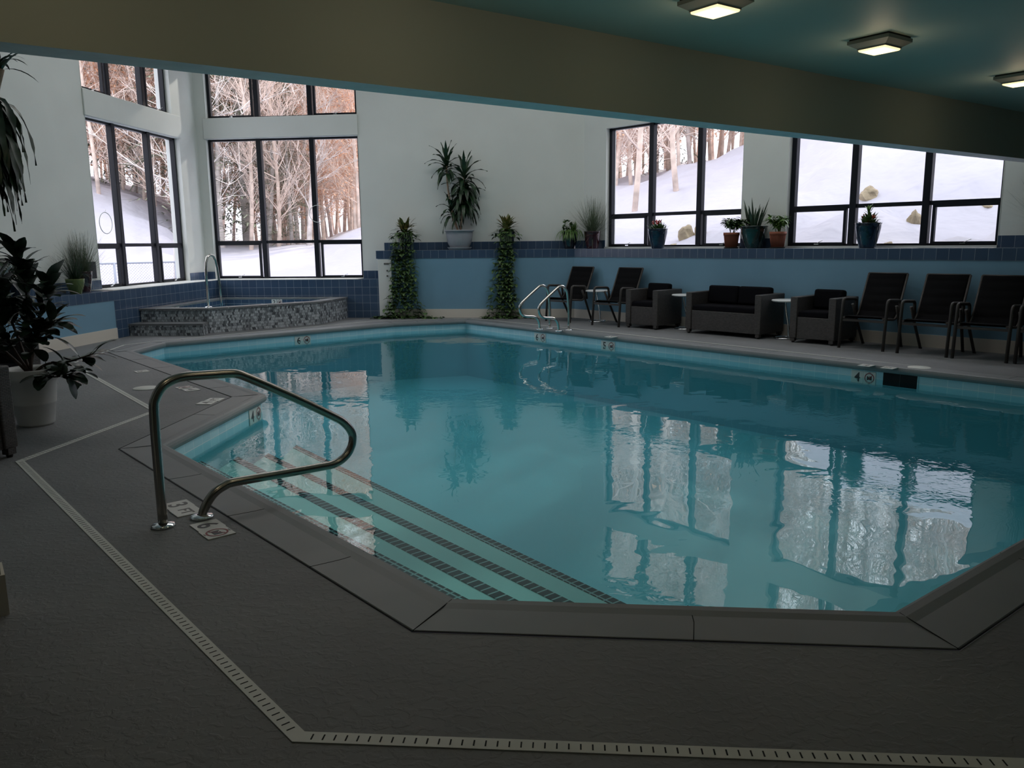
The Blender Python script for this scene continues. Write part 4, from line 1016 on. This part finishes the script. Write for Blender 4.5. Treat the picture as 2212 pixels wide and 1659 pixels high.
bushy(3.234, 'dark leaved bushy plant in a terracotta pot left of the snake plant', 0.21, 'leaf_vine', 0.048, 0.115, 31, 0.25)
bushy(4.04, 'bright green bushy plant in a terracotta pot right of the snake plant', 0.22, 'leaf_light', 0.042, 0.11, 32, 0.25)
rnd.seed(40)
r = potted('snake_plant', FR, 3.62, 0.21, ZL, 'snake plant with upright blades in a green blue glazed pot between two terracotta pots')
pot(r, glazed(0.205, 0.115, 0.34), 'pot_green', 44, (0.175, 0.29)); mb = MB()
for k in range(22):
    a = rnd.uniform(0, 2 * pi); rr = rnd.uniform(0.0, 0.09); el = rnd.uniform(66, 86)
    mb.leaf((rr * cos(a), rr * sin(a) * 0.6, 0.28), rdir(el, el, a), None, rnd.uniform(0.26, 0.42), 0.038, droop=-0.15, seg=6, m='leaf_snake', shape=lambda t: (0.75 + 0.5 * sin(pi * t)) * (1 - t ** 4) + 0.02, fold=0.35, wav=0.002)
for sx, ln_ in ((-0.32, 0.50), (0.36, 0.52), (-0.1, 0.5)): mb.leaf((sx * 0.2, 0, 0.28), (sx, 0.02, 1), None, ln_, 0.042, droop=-0.1, seg=6, m='leaf_snake', shape=lambda t: (0.75 + 0.5 * sin(pi * t)) * (1 - t ** 4) + 0.02, fold=0.35)
mb.build('foliage', None, r)
# left ledge plants
r = empty('ornamental_grass', wp(FL, -0.26, 0.30, ZS), 0); tag(r, 'wide tuft of grass in a dark red glazed pot on the left ledge by the window', 'potted plant')
pot(r, glazed(0.135, 0.09, 0.31), 'pot_red', 36, (0.115, 0.26)); grass_plant(r, 420, 0.60, 0.27, 0.08, w=0.007, lean=(-0.1, 0))
r = empty('potted_plant', wp(FL, -0.70, 0.13, ZS), 0); tag(r, 'lime green ribbed bowl pot on the left ledge in front of the red pot', 'potted plant')
pot(r, [(0, 0), (0.072, 0), (0.078, 0.012), (0.085, 0.05), (0.098, 0.055), (0.104, 0.095), (0.112, 0.10), (0.118, 0.145), (0.122, 0.15), (0.126, 0.20), (0.132, 0.215), (0.118, 0.215), (0.10, 0.18)], 'pot_lime', 40, (0.11, 0.185))
grass_plant(r, 260, 0.44, 0.19, 0.07, m='leaf_dark', w=0.007, lean=(-0.15, 0))
r = empty('umbrella_plant', wp(FL, -1.72, 0.22, ZS), 0); tag(r, 'glossy leafy plant in a dark pot on the left ledge behind the rubber plant', 'potted plant')
pot(r, glazed(0.13, 0.10, 0.26), 'pot_dark', 32, (0.11, 0.22)); mb = MB()
for k in range(15):
    top = Vector((rnd.uniform(-.25, .22), rnd.uniform(-.1, .1), rnd.uniform(0.32, 0.52)))
    for j in range(7): a = 2 * pi * j / 7 + k; mb.leaf(top, rdir(-15, 25, a), None, rnd.uniform(0.13, 0.19), 0.055, droop=1.0, seg=5, m='leaf_dark')
mb.build('foliage', None, r); mb = MB()
for k in range(7): mb.tube([(0, 0, 0.2), (rnd.uniform(-.15, .15), rnd.uniform(-.06, .06), 0.42)], 0.006, 5)
mb.build('stem', 'wood_stem', r)
# rubber plant in white pot
rnd.seed(53)
r = empty('rubber_plant', (-3.88, 6.40, 0)); tag(r, 'large rubber plant with spreading branches in a white pot on the left deck', 'potted plant')
pot(r, [(0, 0), (0.125, 0), (0.135, 0.02), (0.152, 0.17), (0.158, 0.175), (0.160, 0.19), (0.178, 0.36), (0.196, 0.375), (0.205, 0.40), (0.205, 0.455), (0.195, 0.465), (0.175, 0.44), (0.165, 0.40)], 'pot_white', 44, (0.165, 0.40))
mb = MB(); lf = MB()
branches = [((0, 0, 0.40), (0.16, -0.05, 0.50), (0.38, -0.12, 0.53), (0.62, -0.2, 0.60)), ((0, 0, 0.4), (0.12, -0.08, 0.42), (0.26, -0.12, 0.41), (0.42, -0.16, 0.44)), ((0.0, 0, 0.4), (0.02, 0, 0.8), (0.06, -0.04, 1.15), (0.04, -0.08, 1.35)),
            ((0, 0, 0.4), (-0.12, 0.04, 0.8), (-0.18, 0.0, 1.1), (-0.28, 0.0, 1.35)), ((0, 0, 0.45), (0.10, -0.06, 0.72), (0.20, -0.1, 0.95), (0.30, -0.12, 1.12)), ((0, 0, 0.4), (-0.05, -0.12, 0.65), (-0.10, -0.2, 0.95), (-0.12, -0.25, 1.2)),
            ((0, 0, 0.4), (0.08, -0.1, 0.6), (0.20, -0.18, 0.75), (0.34, -0.2, 0.84)), ((0, 0, 0.4), (-0.15, -0.05, 0.6), (-0.3, -0.1, 0.75), (-0.42, -0.1, 0.9))]
for bi, bq in enumerate(branches):
    path = cr_spline3(bq, 6); mb.tube(path, [0.013 * (1 - 0.6 * k / len(path)) for k in range(len(path))], 7)
    for k, c in enumerate(path):
        if k < 6: continue
        for j in range(4 if bi > 1 else (2 if k > len(path) * .55 else 1)):
            ax = (path[k] - path[k - 1]).normalized(); d = (rdir(-25, 55) + ax * 0.7).normalized()
            st_ = c + d * 0.03; lf.tube([c, st_], 0.003, 4)
            lf.leaf(st_, d, None, rnd.uniform(0.15, 0.23), rnd.uniform(0.075, 0.105), droop=0.9, seg=6, m='leaf_rubber', shape=lambda t: sin(pi * min(1, t * 0.96 + 0.03)) ** 0.55, fold=0.14)
tip = Vector((0.36, -0.14, 0.43)); lf.leaf(tip + Vector((0.03, -0.02, -0.03)), (0.25, 0.0, -1), None, 0.17, 0.105, droop=0.2, seg=6, m='leaf_rubber', shape=lambda t: sin(pi * min(1, t * 0.96 + 0.03)) ** 0.6, fold=0.1)
mb.build('stem', 'wood_stem', r); lf.build('foliage', None, r)
# tall corn plant at the upper left, cut by the frame
r = empty('dracaena', (-3.05, 4.20, 0)); tag(r, 'very tall corn plant with long drooping leaves at the upper left corner', 'potted plant')
pot(r, glazed(0.20, 0.14, 0.36), 'pot_dark', 36, (0.17, 0.31))
mb = MB(); mb.tube(cr_spline3([(0, 0, 0.31), (-0.10, 0.05, 0.9), (-0.05, 0.2, 1.5), (0.16, 0.36, 2.0), (0.285, 0.40, 2.38)], 5), 0.022, 10)
mb.tube(cr_spline3([(0, 0, 0.31), (-0.2, 0, 0.9), (-0.18, 0.1, 1.5), (-0.12, 0.15, 1.9)], 5), 0.022, 8); mb.build('stem', 'cane', r)
mb = MB(); lsh = lambda t_: (min(1, t_ * 3.5 + 0.35) * (1 - t_ ** 3))
for k in range(15):
    a = k * 2.4; el = rnd.uniform(5, 60); mb.leaf((0.285, 0.40, 2.36 + 0.004 * k), rdir(el, el, a), None, rnd.uniform(0.15, 0.22), 0.024, droop=1.3, seg=6, m='leaf_dark', shape=lsh)
for k in range(170):
    z = rnd.uniform(1.80, 2.22); t_ = (z - 1.5) / 0.88; el = rnd.uniform(-50, 20)
    mb.leaf((-0.05 + 0.30 * t_ + 0.05, 0.2 + 0.2 * t_, z), rdir(el, el), None, rnd.uniform(0.28, 0.48), 0.050, droop=4.5, seg=9, m='leaf_dark', shape=lsh, fold=0.25, wav=0.006)
for k in range(30):
    mb.leaf((-0.12, 0.15, rnd.uniform(1.7, 1.92)), rdir(-30, 40), None, rnd.uniform(0.3, 0.45), 0.045, droop=3, seg=8, m='leaf_dark', shape=lsh, fold=0.25)
mb.build('foliage', None, r)

def keep_inside(root):
    bpy.context.view_layer.update()
    for ch in root.children:
        if ch.type != 'MESH' or ch.name.split('.')[0] in ('pot', 'soil', 'saucer'): continue
        M = ch.matrix_world; Mi = M.inverted(); ch.data = ch.data
        for v_ in ch.data.vertices:
            w_ = M @ v_.co
            for O_, F_ in ((C0, FR), (C0, FB), (L0, FL)):
                n_ = wp(F_, 0, 1) - wp(F_, 0, 0); dd_ = (w_ - O_).dot(n_) - (S - 0.025)
                if w_.z > 0.8 and dd_ > 0: w_ = w_ - n_ * dd_
            v_.co = Mi @ w_
for o_ in [o for o in COL.objects if o.get('category') == 'potted plant']: keep_inside(o_)

# ------------------------------------------------------------------ window hoops and framed notice
for (F, x, z, rr, lb) in ((FL, 0.754, 1.80, 0.17, 'thin white hoop hanging in the left window'), (FB, -5.108, 2.02, 0.165, 'thin white hoop hanging at the second mullion of the back window')):
    mb = MB(); n_ = 48; mb.tube([(rr * cos(2 * pi * k / n_), 0, rr * sin(2 * pi * k / n_)) for k in range(n_ + 1)], 0.006, 6, caps=False)
    mb.tube([(0, 0, rr), (0.03, 0, rr + 0.05)], 0.003, 4)
    o_ = mb.build('hoop', 'panel_white'); o_.location = wp(F, x, S + J - 0.055, z); o_.rotation_euler = (0, 0, wrot(F)); tag(o_, lb, 'hoop')
fn = empty('framed_notice', wp(FL, 0.16, S - 0.006, 1.06), wrot(FL)); tag(fn, 'small framed notice on the wall beside the left window', 'notice')
mb = MB(); mb.box(-0.10, 0.10, -0.012, 0, -0.13, 0.13); mb.box(-0.085, 0.085, -0.014, -0.011, -0.115, 0.115, 'sign_tile'); mb.mats[0] = 'black_metal'; mb.mats = ['black_metal', 'sign_tile'] ; mb.build('frame', None, fn)

# ------------------------------------------------------------------ outside: snow, rocks, fence, woods
AZ = [(-60, 8), (-40, 6.0), (-30, 4.7), (-27, 4.0), (-24.5, 3.3), (-22.8, 2.6), (-21.6, 1.45), (-18, 1.25), (-13, 1.35), (-11.2, 1.9), (-9, 2.3), (0, 2.7), (6, 3.0), (9, 3.3), (16, 4.5), (19, 5.0), (23, 6.0), (31, 7.0), (50, 9), (80, 9)]
Z0 = [(-60, 0.2), (-10, 0.25), (-3, 0.9), (5, 1.15), (80, 1.18)]
def lerp_tab(T, a):
    if a <= T[0][0]: return T[0][1]
    for (a0, v0), (a1, v1) in zip(T, T[1:]):
        if a <= a1: return v0 + (v1 - v0) * (a - a0) / (a1 - a0)
    return T[-1][1]
nR = Vector((-dv(FR[1]).y, dv(FR[1]).x, 0)); nB = Vector((-dv(FB[1]).y, dv(FB[1]).x, 0)); nL = Vector((-dv(FL[1]).y, dv(FL[1]).x, 0))
def outside(x, y):
    p = Vector((x, y, 0)); return max((p - C0).dot(nR), (p - C0).dot(nB), (p - L0).dot(nL)) - S - 0.30
def terrain(x, y):
    r = hypot(x, y); a = math.degrees(atan2(x, y)); z1 = lerp_tab(AZ, a); z0 = lerp_tab(Z0, a)
    d = max(0, outside(x, y)); t = min(1, max(0, (d - (3 if a < -5 else 0.5)) / 15)); e = t * t * (3 - 2 * t)
    z = z0 + (z1 - z0) * e
    if d > 15: z += (d - 15) * (0.02 if -22 < a < -5 else 0.10)
    nz = noise.noise(Vector((x * 0.35, y * 0.35, 3.3))) * 0.5 + abs(noise.noise(Vector((x * 0.8, y * 0.8, 1.3)))) * 0.45 - 0.1
    k = min(1, d / 2.5) * ((1.0 + 0.8 * min(1, max(0, (a - 12) / 6)) * max(0, 1 - d / 14)) if a > 0 else (0.12 if a > -22 else 0.5)); 
    return z + nz * k
mb = MB(); g = {}; step = 0.6
xs_ = [-40 + step * i for i in range(int(85 / step) + 1)]; ys_ = [-2 + step * i for i in range(int(72 / step) + 1)]
for i, x in enumerate(xs_):
    for j, y in enumerate(ys_):
        if outside(x, y) > -0.02: g[i, j] = mb.bm.verts.new((x, y, terrain(x, y)))
for i in range(len(xs_) - 1):
    for j in range(len(ys_) - 1):
        q = [g.get(k) for k in ((i, j), (i + 1, j), (i + 1, j + 1), (i, j + 1))]
        if all(q): f = mb.bm.faces.new(q); f.smooth = True
sg = mb.build('snow_ground', 'snow'); tag(sg, 'deep snow bank rising behind the building', 'snow', kind='structure')
def px_dir(px, py): return (rt * ((px - 1106) / 1733.45) + up * (-(py - 829.5) / 1733.45) + fw).normalized()
def march(az_deg, tan_el):
    d = Vector((sin(radians(az_deg)), cos(radians(az_deg)), tan_el)); t = 8.0
    while t < 70:
        p = d * t
        if outside(p.x, p.y) > 0.4 and EYE + p.z < terrain(p.x, p.y): return Vector((p.x, p.y, terrain(p.x, p.y)))
        t += 0.1
    return None
def rock(az_, tel, s_, lb, sd_):
    p = march(az_, tel)
    if p is None: return
    mb = MB(); bmesh.ops.create_icosphere(mb.bm, subdivisions=3, radius=1)
    for v_ in mb.bm.verts:
        c = v_.co.copy(); k = 1 + 0.35 * noise.noise(c * 1.3 + Vector((sd_, 0, 0))) + 0.1 * noise.noise(c * 4 + Vector((0, sd_, 0)))
        v_.co = Vector((c.x * s_[0], c.y * s_[1], c.z * s_[2])) * k
    o_ = mb.build('boulder', 'rock'); o_.location = p - Vector((0, 0, 0.06)); o_.rotation_euler = (0, 0, sd_); tag(o_, lb, 'boulder')
def ae(px, py):
    d = px_dir(px, py); return math.degrees(atan2(d.x, d.y)), d.z / hypot(d.x, d.y)
ROCKS = [(12.21, 0.0072, (0.19, 0.18, 0.24)), (11.50, -0.0078, (0.17, 0.16, 0.11)), (13.1, 0.012, (0.13, 0.13, 0.16)), (18.8, 0.018, (0.13, 0.12, 0.09)), (23.6, 0.047, (0.24, 0.2, 0.20)), (24.9, -0.006, (0.10, 0.1, 0.09)), (26.3, 0.020, (0.12, 0.12, 0.22)), (30.2, 0.030, (0.16, 0.14, 0.09)), (27.5, 0.062, (0.16, 0.14, 0.07))]
RL = ['largest tan boulder in the snow, behind the gap right of the left blue pot', 'flat pinkish boulder low in the snow by the left blue pot', 'boulder half hidden by the second mullion of the middle window', 'small tan rock in snow through the lower left pane of the right window', 'craggy tan boulder above the kalanchoe in the right window', 'small rock in snow just right of the kalanchoe pot', 'reddish rock edge beside the right window second mullion', 'flat rock in snow through the lower right pane of the right window', 'snow covered boulder high in the middle pane of the right window']
for k, (a, t, s_) in enumerate(ROCKS): rock(a, t, s_, RL[k], k * 1.7 + 0.5)
# chain link fence outside the left window
fe = empty('chain_link_fence', (0, 0, 0)); tag(fe, 'chain link fence in the snow outside the left window', 'fence')
fa, fb = Vector((-13.5, 17.5, 0)), Vector((-9.0, 21.8, 0)); fdir = (fb - fa); FLn = fdir.length; fdir.normalize(); fz = lambda p: 0.1
mb = MB(); n_ = 5
for k in range(n_):
    p = fa + fdir * FLn * k / (n_ - 1); mb = MB(); mb.tube([(p.x, p.y, 0.0), (p.x, p.y, 1.02)], 0.03, 8); mb.build('fence_post', 'fence_metal', fe)
mb = MB(); mb.tube([(fa.x, fa.y, 1.0), (fb.x, fb.y, 1.0)], 0.024, 6); mb.build('top_rail', 'fence_metal', fe)
mb = MB(); s_ = 0.075; k = -12
while k * s_ < FLn:
    for sg_ in (1, -1):
        t0_ = k * s_; t1_ = t0_ + 0.9
        a_, b_ = (t0_, t1_) if sg_ == 1 else (t1_, t0_)
        za, zb = 0.1, 1.0; 
        A_, B_ = max(0, min(FLn, a_)), max(0, min(FLn, b_))
        if abs(A_ - B_) > 0.05:
            z_a = za + (zb - za) * ((A_ - a_) / (b_ - a_)); z_b = za + (zb - za) * ((B_ - a_) / (b_ - a_))
            pa, pb = fa + fdir * A_, fa + fdir * B_; mb.tube([(pa.x, pa.y, z_a), (pb.x, pb.y, z_b)], 0.004, 3, caps=False)
    k += 1
mb.build('wire_mesh', 'fence_metal', fe)

# woods
rt_ = random.Random(5)
def make_tree(kind, seedv):
    R_ = random.Random(seedv); r = empty('bare_tree'); H_ = R_.uniform(13, 17)
    lean = R_.uniform(-0.06, 0.06); r0 = R_.uniform(0.07, 0.13)
    pts_ = [Vector((lean * z + 0.18 * sin(z * 0.5 + seedv), 0.15 * cos(z * 0.43 + seedv), z)) for z in [-0.6 + H_ * k / 9 for k in range(10)]]
    mb = MB(); mb.tube(pts_, [r0 * (1 - 0.085 * k) for k in range(10)], 8); mb.build('trunk', 'tree_bark' if kind != 'grey' else 'tree_grey', r)
    tw = MB(); lf_ = MB()
    for k in range(58):
        z = H_ * R_.uniform(0.06, 0.97); i_ = min(8, int((z + 0.6) / H_ * 9)); base_ = pts_[i_].lerp(pts_[i_ + 1], 0.5); base_ = Vector((base_.x, base_.y, z))
        a = R_.uniform(0, 2 * pi); el = R_.uniform(0.15, 1.1); Ln = R_.uniform(1.2, 3.8) * (1 - 0.4 * z / H_)
        p = base_; d = Vector((cos(a) * cos(el), sin(a) * cos(el), sin(el))); path = [p]
        for j in range(5):
            d = (d + Vector((R_.uniform(-.25, .25), R_.uniform(-.25, .25), R_.uniform(-.05, .25)))).normalized(); p = p + d * Ln / 5; path.append(p)
        r1 = R_.uniform(0.016, 0.035); tw.tube(path, [r1 * (1 - 0.17 * j) for j in range(6)], 3, caps=False)
        for j in range(1, 6):
            for q_ in range(3):
                dd_ = (d + Vector((R_.uniform(-1, 1), R_.uniform(-1, 1), R_.uniform(-.6, .9)))).normalized(); l2 = R_.uniform(0.4, 1.3)
                m1 = path[j] + dd_ * l2 * 0.5; e1 = path[j] + dd_ * l2 + Vector((0, 0, R_.uniform(-.15, .2)))
                tw.tube([path[j], m1, e1], [0.011, 0.008, 0.005], 3, caps=False)
                if kind == 'beech' and z < H_ * 0.6:
                    for s2 in range(5):
                        c = path[j].lerp(e1, R_.random()) + Vector((R_.uniform(-.12, .12), R_.uniform(-.12, .12), R_.uniform(-.12, .12)))
                        lf_.leaf(c, (R_.uniform(-1, 1), R_.uniform(-1, 1), R_.uniform(-.6, .2)), None, R_.uniform(0.09, 0.16), 0.07, droop=0.4, seg=1, m='beech_leaf', shape=lambda t: 1)
    tw.build('branches', 'tree_twig' if kind != 'grey' else 'tree_grey', r)
    if kind == 'beech': lf_.build('dry_leaves', None, r)
    return r
def make_spruce(seedv):
    R_ = random.Random(seedv); r = empty('evergreen_tree'); H_ = 15
    mb = MB(); mb.tube([(0, 0, -0.5), (0.05, 0, H_ * 0.5), (0, 0, H_)], [0.19, 0.12, 0.02], 8); mb.build('trunk', 'tree_grey', r)
    mb = MB()
    for k in range(230):
        z = 0.8 + (H_ - 1) * (k / 230); Ln = 2.9 * (1 - z / H_) ** 0.75 + 0.25; a = R_.uniform(0, 2 * pi); d = Vector((cos(a), sin(a), R_.uniform(-.25, 0.05))).normalized()
        for q_ in range(9):
            c = Vector((0, 0, z)) + d * Ln * (q_ + 0.6) / 9.5 + Vector((0, 0, -0.10 * (q_ / 9) ** 2 * Ln))
            for sgn in (-1, 1):
                sd2 = (Vector((-d.y, d.x, 0)) * sgn + d * 0.7 + Vector((0, 0, R_.uniform(-.35, .05)))).normalized()
                mb.leaf(c, sd2, None, Ln * R_.uniform(0.10, 0.22) + 0.1, 0.07, droop=0.3, seg=1, m='needles', shape=lambda t: 1 - 0.5 * t)
    mb.build('needles', None, r); return r
protos = [('beech', make_tree('beech', 1)), ('beech', make_tree('beech', 2)), ('plain', make_tree('plain', 3)), ('plain', make_tree('plain', 4)), ('grey', make_tree('grey', 5)), ('grey', make_tree('grey', 6)), ('beech', make_tree('beech', 7))]
TL = {'beech': ('bare forest tree holding dry orange leaves', 'leafy brown trees in the woods outside'), 'plain': ('bare light brown forest tree', 'bare brown trees in the woods outside'), 'grey': ('bare grey forest tree', 'bare grey trees in the woods outside')}
usedp = set(); placed = []
def put_tree(pi_, a, r_, sc):
    x, y = sin(radians(a)) * r_, cos(radians(a)) * r_
    if outside(x, y) < 5: return
    kind, pr_ = protos[pi_]
    o_ = pr_ if pi_ not in usedp else copy_tree(pr_); usedp.add(pi_)
    o_.location = (x, y, terrain(x, y)); o_.rotation_euler = (0, 0, rt_.uniform(0, 6.28)); o_.scale = (sc, sc, sc); 
    reg = 'left window' if a < -21.8 else 'tall back window' if a < -5 else 'middle window' if a < 19 else 'right window'
    tag(o_, TL[kind][0] + ' beyond the ' + reg, 'tree', TL[kind][1] + ' beyond the ' + reg); placed.append(o_)
for k in range(135):      # behind the back and left windows
    a = rt_.uniform(-33, -8); r_ = 36 + 26 * rt_.random() ** 0.8
    if a < -22.3: r_ = max(r_, 33)
    put_tree(rt_.choice([0, 1, 2, 3, 4, 5, 6]), a, r_, rt_.uniform(0.75, 1.15))
for k in range(60):      # behind the middle window
    a = rt_.uniform(4.5, 18.5); r_ = rt_.uniform(31, 52)
    put_tree(rt_.choice([0, 1, 2, 3, 3, 2, 5]), a, r_, rt_.uniform(0.75, 1.1))
for k in range(34):
    put_tree(rt_.choice([2, 3, 4, 5]), rt_.uniform(19, 35), rt_.uniform(34, 55), rt_.uniform(0.8, 1.1))
for a, r_, pi_ in ((11.6, 25.5, 3), (8.6, 24, 2), (-17.6, 35, 2), (-16.1, 36, 3), (-13.7, 35.5, 4), (-22.1, 25, 5), (-19.3, 36, 4)): put_tree(pi_, a, r_, 1.0)
ev = make_spruce(9)
for k, (a, r_, sc) in enumerate(((-24.3, 46, 1.05), (-20.5, 36, 1.1), (-17.9, 40, 1.0), (-15.0, 37, 0.5), (10.0, 44, 0.9), (-24.0, 44, 1.2))):
    o_ = ev if k == 0 else copy_tree(ev); x, y = sin(radians(a)) * r_, cos(radians(a)) * r_
    o_.location = (x, y, terrain(x, y)); o_.scale = (sc, sc, sc); o_.rotation_euler = (0, 0, k * 1.3); tag(o_, 'dark green spruce standing among the bare trees outside', 'tree', 'spruces in the woods outside')
print('trees', len(placed))
